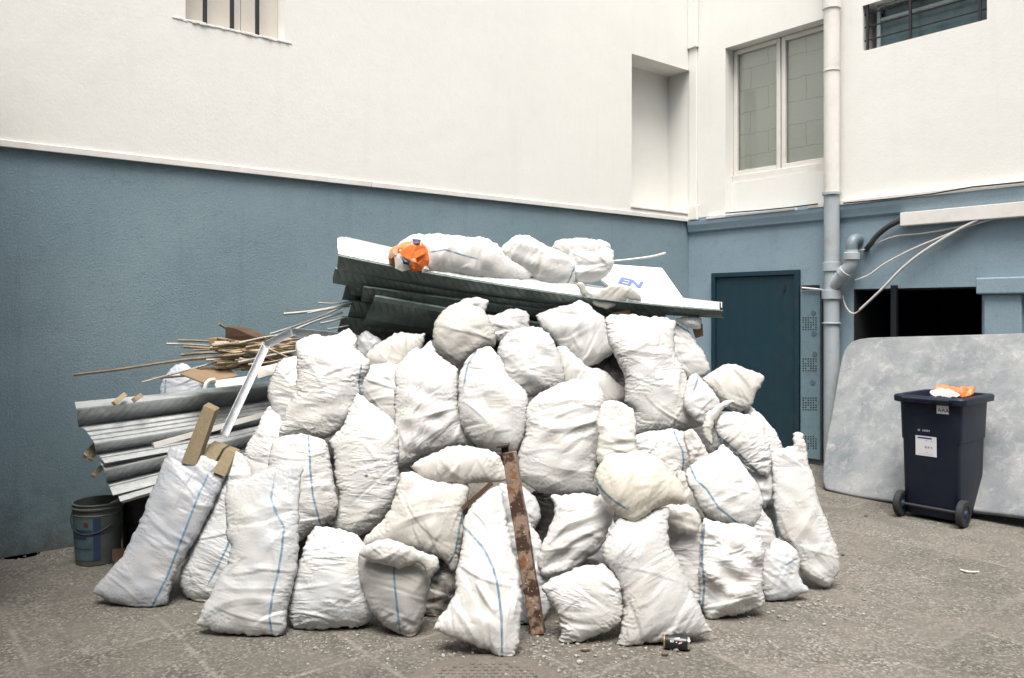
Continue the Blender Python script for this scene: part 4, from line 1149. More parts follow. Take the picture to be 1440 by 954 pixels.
mb = MB(); mb.tube([WR.P(1197.5, 357, .15), WR.P(1197.5, 347, .15), WR.P(1198.5, 341, .145), WR.P(1201, 337.5, .12), WR.P(1204, 337, .07), WR.P(1207, 338, -.01)], .056, 16); mb.build('elbow', M_pipeD, dp, smooth=True)

# ------------------------------------------------ trunking and cables on the wall
u0, z0 = WR.px(1265.5, 318, .10); _, z1 = WR.px(1265.5, 299.5, .10)
mb = MB(); WR.slab(mb, u0, 7.5, z0, z1, 0.005, .10)
tag(mb.build('cable_trunking', M_trimw, bevel=.004), 'long white boxed trunking fixed under the moulding on the blue wall', 'trunking')
M_cable = pmat('white_cable', (.66, .64, .60), (.58, .56, .52), rough=.5, bump=.05)


def spline(pts, k=6):
    pts = [Vector(p) for p in pts]; out = []
    for i in range(len(pts)-1):
        p0 = pts[max(i-1, 0)]; p1 = pts[i]; p2 = pts[i+1]; p3 = pts[min(i+2, len(pts)-1)]
        for j in range(k):
            t = j/k
            out.append(0.5*((2*p1) + (p2-p0)*t + (2*p0-5*p1+4*p2-p3)*t*t + (3*p1-p0-3*p2+p3)*t**3))
    out.append(pts[-1])
    return out


def cable(pts, r, mat, label, d=.04, name='cable'):
    mb = MB(); mb.tube(spline([WR.P(p[0], p[1], p[2] if len(p) > 2 else d) for p in pts]), r, 8)
    return tag(mb.build(name, mat, smooth=True), label, 'cable')


cable([(1206, 353), (1222, 349), (1238, 340), (1262, 332), (1300, 328), (1340, 321), (1375, 312), (1398, 305)], .007, M_cable, 'thin white cable running highest, from the dark pipe elbow to the trunking')
cable([(1203, 394), (1222, 387), (1243, 372), (1280, 352), (1320, 335), (1360, 319), (1400, 307), (1446, 297)], .009, M_cable, 'white cable emerging behind the pipe branch and rising to the trunking', d=.06)
cable([(1209, 436), (1240, 407), (1265, 381), (1290, 360), (1320, 340), (1350, 322), (1376, 309)], .012, M_cable, 'thick pale conduit crossing the other cables above the dark opening', d=.085)
cable([(1185, 416, .03), (1188, 428), (1194, 438), (1200, 441), (1206, 439), (1211, 434, .085)], .008, M_cable, 'short looped cable end hanging beside the drainpipe', d=.05)
M_hose = pmat('black_hose', (.02, .022, .022), (.04, .04, .04), rough=.6, bump=.4, bscale=150)
o = cable([(1218, 351, .0), (1223, 345), (1233, 332), (1249, 319), (1268, 309)], .026, M_hose, 'stubby black hose joining the left end of the trunking to the wall', d=.06, name='hose'); o['category'] = 'hose'
# ------------------------------------------------------------------ everything else
def rp(px, py, p0, n):
    """where the sight line of a photo pixel meets a plane"""
    d = P(px, py, 1.0) - Vector((0, 0, CZ)); o_ = Vector((0, 0, CZ))
    return o_ + d*((Vector(p0)-o_).dot(n)/d.dot(n))


def metal(name, c1, c2, rough, metalness, emb=.007):
    m, nt, b = newmat(name)
    tc = N(nt, 'ShaderNodeTexCoord'); fa = N(nt, 'ShaderNodeAttribute', attribute_name='fab')
    v = N(nt, 'ShaderNodeTexVoronoi', Scale=26.0); L(nt, tc.outputs['Object'], v.inputs['Vector'])
    n1 = N(nt, 'ShaderNodeTexNoise', Scale=5, Detail=8, Roughness=.7); L(nt, tc.outputs['Object'], n1.inputs['Vector'])
    sp_ = N(nt, 'ShaderNodeSeparateColor'); L(nt, v.outputs['Color'], sp_.inputs[0])
    f = N(nt, 'ShaderNodeMath', operation='MULTIPLY_ADD'); f.inputs[1].default_value = .35; L(nt, sp_.outputs[0], f.inputs[0]); L(nt, n1.outputs['Fac'], f.inputs[2])
    r = ramp(nt, f.outputs[0], [(.35, g4(0)), (.85, g4(1))])
    c = mix(nt, r.outputs[0], c1, c2)
    n2 = N(nt, 'ShaderNodeTexNoise', Scale=9, Detail=8, Roughness=.75); L(nt, tc.outputs['Object'], n2.inputs['Vector'])
    r2 = ramp(nt, n2.outputs['Fac'], [(.55, g4(0)), (.75, g4(.6))])
    c = mix(nt, r2.outputs[0], c, (.36, .35, .33))
    L(nt, c, b.inputs['Base Color']); b.inputs['Metallic'].default_value = metalness
    mr = N(nt, 'ShaderNodeMapRange'); mr.inputs[3].default_value = rough-.08; mr.inputs[4].default_value = rough+.15; L(nt, n1.outputs['Fac'], mr.inputs[0]); L(nt, mr.outputs[0], b.inputs['Roughness'])
    # rolled-in slanting embossments on the webs
    sx = N(nt, 'ShaderNodeSeparateXYZ'); L(nt, fa.outputs['Vector'], sx.inputs[0])
    k = N(nt, 'ShaderNodeMath', operation='MULTIPLY_ADD'); k.inputs[1].default_value = .6; L(nt, sx.outputs['Y'], k.inputs[0]); L(nt, sx.outputs['X'], k.inputs[2])
    w_ = N(nt, 'ShaderNodeMath', operation='MULTIPLY'); w_.inputs[1].default_value = 2*math.pi/.052; L(nt, k.outputs[0], w_.inputs[0])
    s_ = N(nt, 'ShaderNodeMath', operation='SINE'); L(nt, w_.outputs[0], s_.inputs[0])
    mr2 = N(nt, 'ShaderNodeMapRange'); mr2.interpolation_type = 'SMOOTHSTEP'; mr2.inputs[1].default_value = .55; mr2.inputs[2].default_value = .9; L(nt, s_.outputs[0], mr2.inputs[0])
    gz = N(nt, 'ShaderNodeMath', operation='GREATER_THAN'); gz.inputs[1].default_value = .6; L(nt, sx.outputs['Z'], gz.inputs[0])
    mu = N(nt, 'ShaderNodeMath', operation='MULTIPLY'); L(nt, mr2.outputs[0], mu.inputs[0]); L(nt, gz.outputs[0], mu.inputs[1])
    bp = N(nt, 'ShaderNodeBump', Strength=1.0, Distance=emb); L(nt, mu.outputs[0], bp.inputs['Height'])
    bp2 = N(nt, 'ShaderNodeBump', Strength=.25, Distance=.01); L(nt, n1.outputs['Fac'], bp2.inputs['Height']); L(nt, bp.outputs[0], bp2.inputs['Normal'])
    L(nt, bp2.outputs[0], b.inputs['Normal'])
    return m


M_galv = metal('galvanised_steel', (.50, .52, .52), (.64, .66, .66), .40, .5)
M_galvD = metal('dark_galvanised_steel', (.09, .13, .12), (.15, .195, .18), .42, .35, .022)


def sheet(left, right, webs, mat, label, sag=0.0, nseg=24, seed=1, group='ribbed metal sheets'):
    """left / right: end profiles as (px, py, Y); webs: which strips carry the embossing"""
    Lp = [P(*p) for p in left]; Rp = [P(*p) for p in right]
    m = len(Lp); rr = random.Random(seed); ph = [rr.uniform(0, 6.28) for _ in range(3)]
    vs, att = [], []
    pd = [0.0]
    for i in range(1, m): pd.append(pd[-1] + (Lp[i]-Lp[i-1]).length)
    fs = []; ln = (Rp[0]-Lp[0]).length
    # each strip keeps its own vertices so that the folds stay crisp
    for s_ in range(m-1):
        base = len(vs)
        for j in range(nseg+1):
            t = j/nseg
            off = Vector((0, 0, -sag*4*t*(1-t) + .004*math.sin(5*t+ph[0])))
            for q in (s_, s_+1):
                vs.append(Lp[q].lerp(Rp[q], t) + off); att.append((t*ln, pd[q], 1.0 if s_ in webs else 0.0))
        for j in range(nseg):
            a = base+2*j; fs.append((a, a+1, a+3, a+2))
    o0 = sum(vs, Vector())/len(vs); o0.z = min(v.z for v in vs)
    me = bpy.data.meshes.new('metal_sheet'); me.from_pydata([tuple(v-o0) for v in vs], [], fs); me.update()
    at = me.attributes.new('fab', 'FLOAT_VECTOR', 'POINT'); at.data.foreach_set('vector', [c for a in att for c in a])
    me.materials.append(mat)
    ob = bpy.data.objects.new('metal_sheet', me); COL.objects.link(ob); ob.location = o0
    md = ob.modifiers.new('thickness', 'SOLIDIFY'); md.thickness = .0022; md.offset = 0
    tag(ob, label, 'metal sheet', group)
    return ob


# ---- dark sheets lying across the top of the heap
def prof(px, py, Y, k, steps):
    """profile from offsets (px, dy px, dY metres) scaled by k"""
    return [(px+a*k, py+b*k, Y+c) for a, b, c in steps]


decA = [(4, 24, .30), (0, 24, .10), (-2, 14.5, .045), (0, 0, 0), (0, -2.0, .012), (4, -2, .2), (6, 6, .30)]
decA2 = [(0, -3.0, .02), (-1, -12, .06), (-1, -25, .12), (4, -27, .24), (6, -10, .32), (8, -8, .44), (8, -26, .50), (10, -27, .64)]
YS = .40
def P5(L_, dy=YS): return [(a, b, c+dy) for a, b, c in L_]
sheet(P5(prof(476, 360, 4.96, 1, decA)), P5(prof(1016, 436.5, 4.92, .42, decA)), (2,), M_galvD, 'top ribbed metal sheet, longest of the dark sheets under the white sacks', sag=.05, seed=2)
sheet(P5(prof(476, 360, 4.97, 1, decA2)), P5(prof(1012, 436, 4.93, .42, decA2)), (0,), M_galv, 'bright galvanised sheet lying on the longest dark sheet under the white sacks', sag=.05, seed=2)
decB = [(-2, 20, .30), (-3, 20, .10), (-3, 12, .04), (0, 0, 0), (1, -2, .012), (8, -2, .08), (10, 10, .13), (12, 11, .26), (14, -2, .31), (18, -3, .46)]
sheet(P5(prof(471, 379, 5.03, 1, decB)), P5(prof(930, 440, 5.0, .5, decB)), (2, 5), M_galvD, 'second ribbed dark sheet, tucked close under the longest top sheet', sag=.045, seed=8)
sheet(P5(prof(511, 405, 5.03, 1, decB)), P5(prof(905, 449, 5.02, .6, decB)), (2, 5), M_galvD, 'third ribbed dark sheet, starting further right under the top pair', sag=.012, seed=3)
decC = [(-22, 40, .22), (-14, 32, .12), (-8, 18, .06), (-2, 6, .01), (0, 0, 0), (1, -2, .012), (8, -3, .08), (10, 12, .16), (12, 13, .3)]
sheet(P5(prof(527, 418, 5.02, 1, decC)), P5(prof(860, 468, 5.04, .7, decC)), (2, 6), M_galvD, 'lowest dark sheet with a curled lip, just above the round sack end', sag=.01, seed=4)
decD = [(-8, 22, .30), (-6, 22, .08), (-4, 14, .03), (0, 0, 0), (1, -2, .012), (6, -2, .1), (8, 12, .16), (10, 13, .28)]
sheet(P5(prof(487, 399, 5.20, 1, decD)), P5(prof(860, 436, 5.2, .8, decD)), (2,), M_galvD, 'dark sheet set further back, its cut end showing at the left of the stack', sag=.01, seed=5)
sheet(P5(prof(495, 424, 5.18, 1, decD)), P5(prof(850, 458, 5.2, .8, decD)), (2,), M_galvD, 'fourth dark sheet, its ragged end between the set back sheet and the laths', sag=.01, seed=9)
sheet(P5(prof(480, 446, 5.24, 1, decD)), P5(prof(840, 474, 5.24, .8, decD)), (2,), M_galvD, 'bottom dark sheet whose ragged end points at the grey laths', sag=.01, seed=6)

# ---- bright sheets leaning at the left
stL = [(-2, 566, .10), (0, 575, .0), (0, 577, .0), (3, 600, .14), (10, 603, -.01), (14, 606, -.03), (15, 608, -.02), (18, 612, -.045), (19, 614, -.035), (22, 618, -.07), (23, 620, -.06), (26, 624, -.10), (26, 626, -.10), (28, 639, .0), (34, 643, -.10), (35, 645, -.09), (40, 652, -.15)]
def stR(pts, x0, sx, k, y0, yr, Yr): return [(x0 + p[0]*sx, yr + (p[1]-y0)*k, Yr + p[2]) for p in pts]
sheet([(107+a, b, 4.97+c) for a, b, c in stL], stR(stL, 395, .8, .74, 568, 537, 5.75), (2, 12), M_galv, 'upper bright ribbed sheet leaning by the blue wall under the laths', seed=11)
stM = [(0, 650, .0), (4, 655, -.04), (5, 657, -.03), (8, 661, -.08), (8, 663, -.08), (11, 680, .04), (14, 683, -.06), (15, 685, -.05), (20, 697, -.13)]
sheet([(139+a, b, 4.90+c) for a, b, c in stM], stR(stM, 400, .8, .74, 650, 592, 5.6), (4,), M_galv, 'middle bright ribbed sheet below the white batten at the left', seed=12)
stN = [(0, 696, .02), (4, 706, -.05), (7, 709, -.03)]
sheet([(165+a, b, 4.80+c) for a, b, c in stN], stR(stN, 400, .8, .74, 696, 628, 5.4), (), M_galv, 'lowest bright sheet, only a narrow strip above the paint bucket', seed=13)

# ---- bent aluminium track
def channel(pts, w, dep, mat, label, name='metal_track', group=None, cat='metal track'):
    """open U channel following a path; w across the view, dep away from it"""
    pts = [Vector(p) for p in pts]; mb = MB()
    for a, b in zip(pts[:-1], pts[1:]):
        t = (b-a).normalized(); view = ((a+b)/2 - Vector((0, 0, CZ))).normalized()
        s = t.cross(view).normalized(); v = s.cross(t).normalized()
        if v.dot(view) < 0: v = -v
        for o_, ww, dd in ((Vector(), w, .003), (s*(w/2) - v*(dep/2), .003, dep), (-s*(w/2) - v*(dep/2), .003, dep)):
            qa = [a + o_ + s*x*ww/2 + v*y*dd/2 for x, y in ((-1, -1), (1, -1), (1, 1), (-1, 1))]
            qb = [b + o_ + s*x*ww/2 + v*y*dd/2 for x, y in ((-1, -1), (1, -1), (1, 1), (-1, 1))]
            mb.hexa(qa, qb)
    return tag(mb.build(name, mat), label, cat, group)


channel([P(315, 612, 4.80), P(374, 486, 5.12), P(410, 467, 5.22), P(478, 473, 5.3)], .048, .035, M_galv, 'bent aluminium track sloping over the laths and the bright sheets')
M_batten = pmat('white_batten', (.70, .68, .63), (.62, .60, .55), rough=.55, bump=.2, dirt=(.4, .34, .27), dirt_amt=.4)
M_wood = pmat('raw_wood', (.34, .25, .15), (.25, .18, .105), scale=14, rough=.75, bump=.4, bscale=50, stretch=(1, 1, .25), dirt=(.16, .11, .07), dirt_amt=.5)
M_woodL = pmat('pale_wood', (.46, .36, .23), (.37, .28, .17), scale=14, rough=.75, bump=.4, bscale=50, dirt=(.22, .16, .1), dirt_amt=.5)
M_woodD = pmat('dark_rotten_wood', (.10, .055, .03), (.06, .035, .022), scale=14, rough=.85, bump=.5, bscale=40, dirt=(.22, .15, .08), dirt_amt=.5)
M_chip = pmat('particle_board', (.23, .185, .11), (.17, .135, .08), scale=60, rough=.85, bump=.6, bscale=120, dirt=(.18, .14, .09), dirt_amt=.5)
M_lath = pmat('weathered_lath', (.27, .215, .14), (.17, .13, .085), scale=20, rough=.8, bump=.3, dirt=(.14, .10, .07), dirt_amt=.5, dirt_scale=8)
M_lathG = pmat('grey_lath', (.40, .40, .37), (.32, .32, .30), scale=20, rough=.75, bump=.3)
M_card = pmat('cardboard', (.25, .175, .105), (.21, .145, .085), scale=6, rough=.85, bump=.2, dirt=(.24, .17, .1), dirt_amt=.4)
M_paper = pmat('dirty_white_paper', (.70, .68, .63), (.62, .59, .54), scale=8, rough=.7, bump=.4, bscale=20, dirt=(.4, .35, .28), dirt_amt=.4)


def bar(a, b, w, t, mat, name, label, cat, group=None, twist=0.0, bevel=.002, taper=1.0):
    a = Vector(a); b = Vector(b); d = (b-a).normalized(); view = ((a+b)/2 - Vector((0, 0, CZ))).normalized()
    s = d.cross(view).normalized(); v = d.cross(s)
    R = Matrix.Rotation(twist, 3, d); s = R @ s; v = R @ v
    q = lambda c, k: [c + s*x*w*k/2 + v*y*t*k/2 for x, y in ((-1, -1), (1, -1), (1, 1), (-1, 1))]
    mb = MB().hexa(q(a, 1), q(b, taper))
    return tag(mb.build(name, mat, bevel=bevel), label, cat, group)


bar(P(215, 627, 4.80), P(373, 583, 5.35), .034, .03, M_batten, 'batten', 'white painted batten lying along the bright ribbed sheets', 'batten')
# ---- laths
rr = random.Random(21)
traced = [((200,538),(362,495),5.28),((214,532),(322,519),5.3),((234,484),(322,490),5.42),((250,479),(337,487),5.45),((255,499.6),(345,497),5.42),((305,476),(380,485),5.5),
          ((308,456),(345,471),5.55),((258,488),(380,494),5.4),((272,493),(400,486),5.4),((290,507),(390,494),5.36),((300,513),(400,503),5.38),((318,516),(410,492),5.36),((330,520),(420,507),5.4)]
TR = 'thin weathered laths in the tangled pile'
def lath(a, b, Y, w, mat, label, group):
    pts = []
    bow = rr.uniform(-2.5, 2.5)
    for i in range(6):
        t = i/5; pts.append(P(a[0]+(b[0]-a[0])*t, a[1]+(b[1]-a[1])*t + bow*math.sin(math.pi*t), Y + (.18*t)))
    mb = MB(); mb.tube(pts, w*.5, 5, r2=w*.42)
    return tag(mb.build('lath', mat), label, 'lath', group)
mb = MB(); mb.tube([P(104, 527.5, 5.22), P(160, 521, 5.26), P(230, 510.5, 5.3), P(258, 506.5, 5.34), P(330, 500, 5.45)], .009, 6, r2=.012)
tag(mb.build('lath', M_lath), 'longest lath, reaching far left across the blue wall', 'lath', TR)
for a, b, Y in traced:
    lath(a, b, Y, rr.uniform(.014, .022), rr.choice([M_lath, M_lath, M_lathG]), 'thin weathered lath in the tangled pile above the bright sheets', TR)
for i in range(80):
    x = rr.uniform(292, 350); y = rr.uniform(482, 522); ln = rr.uniform(50, 110); sl = rr.uniform(-.22, .12)
    lath((x, y), (x+ln, y+ln*sl), rr.uniform(5.32, 5.6), rr.uniform(.012, .024), rr.choice([M_lath, M_lath, M_lathG, M_woodL]), 'thin weathered lath in the tangled pile above the bright sheets', TR)
for i in range(8):
    x = rr.uniform(355, 385); y = rr.uniform(474, 500); ln = rr.uniform(30, 60); sl = rr.uniform(.1, .9)
    lath((x, y), (x+ln, y+ln*sl*.5), rr.uniform(5.3, 5.5), rr.uniform(.010, .018), rr.choice([M_lath, M_woodL]), 'thin weathered lath in the tangled pile above the bright sheets', TR)
GR = 'grey laths poking out left of the dark sheets'
for a, b, w in (((399,442),(495,427),.022),((432,441),(492,431),.014),((380,470),(480,433),.015),((414,464),(482,440),.017),((447,426),(494,424),.012),((450,455),(486,446),.016),((460,463),(490,458),.012)):
    lath(a, b, 5.45, w, M_lathG, 'grey lath poking out left of the dark sheets above the bent track', GR)
# timber and card among the laths
mb = MB(); mb.prism([P(317, 459, 5.5), P(330, 462, 5.5), P(352, 471, 5.52), P(373, 479, 5.55), P(371, 489, 5.55), P(345, 484, 5.52), P(316, 475, 5.5)], (.05, .12, 0))
tag(mb.build('rotten_board', M_woodD, bevel=.006), 'dark rotten board topping the tangled laths', 'board')
mb = MB(); mb.prism([P(293, 476, 5.52), P(301, 475, 5.52), P(317, 479, 5.52), P(317, 486, 5.52), P(293, 484, 5.52)], (.02, .1, .0))
tag(mb.build('timber_offcut', M_wood, bevel=.005), 'short brown timber block left of the dark rotten board', 'offcut')
mb = MB(); mb.prism([P(318, 478, 5.44), P(341, 484, 5.44), P(340, 488, 5.44), P(318, 486, 5.44)], (.02, .09, .0))
tag(mb.build('timber_offcut', M_woodD, bevel=.004), 'small dark timber wedge below the rotten board', 'offcut')
def plate(pts, off, mat, name, label, cat, bevel=.002):
    mb = MB(); mb.prism([P(*p) for p in pts], off); return tag(mb.build(name, mat, bevel=bevel), label, cat)
plate([(253, 525, 5.2), (281, 515, 5.42), (322, 518, 5.45), (335, 528, 5.36), (316, 533, 5.3), (289, 539, 5.22)], (0, 0, -.012), M_card, 'cardboard_sheet', 'flat brown cardboard sheet under the laths by the bluish sack', 'cardboard')
plate([(298, 536, 5.18), (349, 529, 5.25), (346, 541, 5.22), (304, 546, 5.16)], (.0, .07, -.01), M_paper, 'plaster_strip', 'pale broken plaster strip between the cardboard and the bright sheets', 'plaster strip', .004)
plate([(362, 517, 5.2), (394, 510, 5.3), (390, 525, 5.24), (362, 533, 5.18)], (.0, .04, -.008), M_paper, 'paper_sheet', 'crumpled white paper under the laths right of the bent track', 'paper', .003)
mb = MB(); mb.tube(spline([P(288, 547, 5.12), P(290, 540, 5.13), P(295, 535.5, 5.15), P(302, 534.5, 5.18)]), .014, 8)
tag(mb.build('plastic_tube', M_batten, smooth=True), 'short curved white tube beside the broken plaster strip', 'tube')
# timber under and beside the bright sheets
for (a, b, lab) in (((119, 642), (132, 627), 'upper split wood sliver sticking out under the bright sheets'), ((127, 647), (135, 634), 'lower split wood sliver beside the upper one under the bright sheets'), ((131, 670), (144, 656), 'lowest wood sliver sticking out left of the middle bright sheet'),
                    ((160, 568), (172, 558), 'larger wood stub showing above the top edge of the bright sheets'), ((188, 563), (196, 558), 'smaller wood stub showing above the top edge of the bright sheets')):
    A_ = P(a[0], a[1], 4.99); B_ = P(b[0], b[1], 5.12)
    bar(A_, B_ + (B_-A_)*.3, .030, .02, M_woodL, 'wood_sliver', lab, 'wood sliver')
bar(P(158, 781, 4.98), P(260, 771, 5.15), .07, .05, M_woodD, 'timber_board', 'dark board lying on the ground beside the paint bucket', 'board')
bar(G(160, 800) + Vector((0, 0, .02)), G(215, 786) + Vector((0, 0, .03)), .06, .03, M_woodD, 'timber_board', 'short dark board on the ground in front of the bucket', 'board')
# offcuts standing in the left sack
def offcut(q, Y, dep, lab, mat):
    a, b, c, d = q
    f = [P(a[0], a[1], Y), P(b[0], b[1], Y), P(c[0], c[1], Y+.10), P(d[0], d[1], Y+.10)]
    mb = MB(); mb.prism(f, (.012, dep, .012)); return tag(mb.build('timber_offcut', mat, bevel=.003), lab, 'offcut')
offcut(((254, 652), (275, 656), (302, 578), (286, 570)), 4.52, .05, 'tall particle board offcut standing in the left sack', M_chip)
offcut(((276, 655), (296, 661), (313, 631), (294, 625)), 4.53, .06, 'middle particle board offcut in the left sack', M_chip)
offcut(((298, 664), (316, 671), (331, 637), (316, 632)), 4.50, .05, 'right hand particle board offcut in the left sack', M_chip)

# ---- rusty post
M_rust = pmat('rust', (.17, .065, .028), (.085, .042, .026), scale=16, rough=.85, bump=.5, bscale=60)
m, nt, b = newmat('flaking_painted_post')
tc = N(nt, 'ShaderNodeTexCoord')
n1 = N(nt, 'ShaderNodeTexNoise', Scale=6.5, Detail=9, Roughness=.65); L(nt, tc.outputs['Object'], n1.inputs['Vector'])
n2 = N(nt, 'ShaderNodeTexNoise', Scale=40, Detail=6, Roughness=.7); L(nt, tc.outputs['Object'], n2.inputs['Vector'])
c = mix(nt, ramp(nt, n1.outputs['Fac'], [(.44, g4(0)), (.50, g4(1))]).outputs[0], (.055, .026, .016), (.28, .20, .145))
c = mix(nt, ramp(nt, n1.outputs['Fac'], [(.53, g4(0)), (.60, g4(1))]).outputs[0], c, (.21, .075, .025))
c = mix(nt, ramp(nt, n2.outputs['Fac'], [(.58, g4(0)), (.66, g4(1))]).outputs[0], c, (.045, .03, .022))
n3 = N(nt, 'ShaderNodeTexNoise', Scale=70, Detail=3); L(nt, tc.outputs['Object'], n3.inputs['Vector'])
c = mix(nt, ramp(nt, n3.outputs['Fac'], [(.66, g4(0)), (.70, g4(.9))]).outputs[0], c, (.5, .46, .40))
L(nt, c, b.inputs['Base Color']); b.inputs['Roughness'].default_value = .8
bp = N(nt, 'ShaderNodeBump', Strength=.7, Distance=.006); L(nt, n2.outputs['Fac'], bp.inputs['Height']); L(nt, bp.outputs[0], b.inputs['Normal'])
M_post = m
pa = G(757, 891); pb = P(716, 636, 4.06)
po = empty('post', pa, 'rusty flaking square post leaning on the sacks in the middle', 'post')
d_ = (pb-pa).normalized(); s_ = d_.cross(Vector((.2, 1, 0))).normalized(); v_ = s_.cross(d_)
mb = MB(); K = 14
rings = []
rr = random.Random(5)
for i in range(K+1):
    t = i/K; c_ = pa.lerp(pb, t) + s_*rr.uniform(-.002, .002) + Vector((0, 0, 0 if i else .002)); w_ = .064 + .006*math.sin(3*t) + rr.uniform(-.002, .002)
    rings.append([c_ + s_*x*w_/2 + v_*y*.03 for x, y in ((-1, -1), (1, -1), (1, 1), (-1, 1))])
vs = [p for r in rings for p in r]; fs = [(3, 2, 1, 0), tuple(4*K+i for i in range(4))]
for i in range(K):
    for k in range(4): fs.append((4*i+k, 4*i+(k+1) % 4, 4*(i+1)+(k+1) % 4, 4*(i+1)+k))
mb.add(vs, fs); mb.build('shaft', M_post, po, bevel=.004)
mb = MB(); mb.prism([P(706, 640, 4.07), P(716, 642, 4.07), P(715, 624, 4.10), P(704, 626, 4.10)], (0, .012, 0)); mb.prism([P(698, 628, 4.04), P(716, 625, 4.04), P(717, 622, 4.12), P(700, 624, 4.12)], (0, 0, -.012))
mb.build('bracket', pmat('dark_rusty_iron', (.05, .035, .025), (.03, .022, .018), rough=.8, bump=.4), po, bevel=.002)
bar(P(650, 716, 4.02), P(692, 679, 4.02), .022, .018, M_woodD, 'lath', 'short dark lath wedged between the cream sack and the foremost sack', 'lath')

# ---- board, wire, box on the sheets
wb = empty('board', P(905, 424, 5.4), 'white board with blue and black print lying on the right end of the sheets', 'board')
q0, q1, q2, q3 = P(845, 392, 5.68), P(850, 371, 5.9), P(931, 377, 5.9), P(969, 431, 5.42)
q4 = P(880, 425, 5.40)
nrm_ = (q2-q1).cross(q3-q2).normalized()
if nrm_.z < 0: nrm_ = -nrm_
q0 = rp(845, 392, q2, nrm_); q4 = rp(880, 426, q2, nrm_)
M_board = pmat('white_board', (.82, .81, .79), (.78, .77, .75), scale=4, rough=.5, bump=.05, dirt=(.6, .58, .54), dirt_amt=.3)
mb = MB(); mb.prism([q1, q2, q3, q4, q0], -nrm_*.018); mb.build('panel', M_board, wb, bevel=.002)
M_ink = pmat('blue_ink', (.12, .16, .42), (.10, .13, .36), rough=.6, bump=0); M_inkk = pmat('black_ink', (.05, .05, .06), rough=.6, bump=0)
ux_ = (rp(902, 398, q2, nrm_) - rp(868, 390, q2, nrm_)).normalized(); uz_ = nrm_.cross(ux_)
text_mesh('EN', .135, rp(868, 398, q2, nrm_) + nrm_*.003, ux_, uz_, M_ink, 'lettering', wb, bold=.05)
mb = MB(); rr = random.Random(3)
for (x, y, w) in ((903, 389, 4), (908, 391.5, 3.5), (910, 394, 3), (922, 401, 1.6), (926, 406, 1.4), (926, 409, 1.4), (932, 413, 1.6), (936, 417, 1.6), (941, 420.5, 2.4), (905, 392, 2)):
    a = rp(x, y, q2, nrm_) + nrm_*.002; mb.add([a - ux_*.004*w/2 - uz_*.006, a + ux_*.004*w/2 - uz_*.006, a + ux_*.004*w/2 + uz_*.006, a - ux_*.004*w/2 + uz_*.006], [(0, 1, 2, 3)])
mb.build('print_marks', M_inkk, wb)
mb = MB(); mb.tube(spline([P(858, 368, 6.0), P(880, 366, 6.0), P(905, 363, 5.98), P(922, 360, 5.96), P(936, 356, 5.95)]), .009, 6)
tag(mb.build('wire', M_cable, smooth=True), 'thin white wire sticking out above the white board', 'wire')
plate([(974, 464, 5.44), (988, 455, 5.44), (989, 473, 5.44), (978, 476, 5.44)], (.02, .09, 0), M_card, 'cardboard_box', 'torn cardboard box corner under the right end of the sheets', 'box', .003)
plate([(861, 440, 5.4), (886, 436, 5.4), (887, 447, 5.4), (862, 450, 5.4)], (0, .12, 0), M_woodL, 'timber_offcut', 'pale wooden spacer under the dark sheet above the big tall sack', 'offcut')
# packaging print
pk = [o for o in COL.objects if o.name.startswith('paper_packaging')]
pko = pk[0] if pk else None
def scrap(pts, mat, name, seed):
    rr2 = random.Random(seed); q = [P(x, y, Y) for x, y, Y in pts]; c_ = sum(q, Vector())/len(q) + Vector((0, -.012, 0))
    vs = [c_] + q; fs = [(0, i+1, (i+1) % len(q) + 1) for i in range(len(q))]
    mb = MB(); mb.add(vs, fs); return mb.build(name, mat, pko, solid=.002)
M_pk = pmat('orange_paper', (.78, .20, .03), (.62, .13, .02), scale=30, rough=.6, bump=.4, bscale=40); M_pkn = pmat('navy_paper', (.02, .03, .09), rough=.5, bump=.1); M_tan = pmat('kraft_paper', (.40, .28, .17), (.30, .2, .12), scale=20, rough=.8, bump=.4)
if pko:
    YF = 5.285
    scrap([(554, 358, YF+.01), (562, 356, YF), (571, 360, YF-.02), (579, 370, YF-.02), (578, 379, YF), (566, 382, YF), (556, 378, YF+.01)], M_paper, 'white_print', 1)
    scrap([(565, 364, YF-.03), (575, 367.5, YF-.035), (576, 373, YF-.033), (567.5, 371.5, YF-.03)], M_pkn, 'emblem', 2)
    scrap([(580, 336, YF+.10), (592, 337, YF+.10), (590, 342, YF+.06), (580, 343, YF+.06)], M_pkn, 'navy_print', 3)
    scrap([(560, 356, YF-.02), (572, 348, YF-.03), (586, 345, YF-.04), (599, 348, YF-.02), (597, 357, YF-.03), (585, 363, YF-.05), (574, 365, YF-.045)], M_pk, 'torn_flap', 4)
    scrap([(583, 359, YF-.02), (600, 352, YF), (603, 367, YF), (597, 377, YF), (588, 372, YF-.03)], M_pk, 'torn_flap', 5)
    scrap([(546, 360, YF+.05), (551, 351, YF+.05), (562, 350, YF+.02), (557, 359, YF), (550, 364, YF+.02)], M_tan, 'torn_flap', 6)
    scrap([(558, 349, YF+.02), (566, 345, YF+.02), (576, 346, YF), (568, 353, YF-.02)], M_pk, 'torn_flap', 7)
    scrap([(574, 374, YF-.01), (585, 376, YF-.03), (592, 381, YF-.01), (580, 383, YF)], M_pk, 'torn_flap', 8)
    scrap([(592, 376, YF), (600, 374, YF), (604, 380, YF+.01), (594, 384, YF)], M_paper, 'torn_flap', 9)


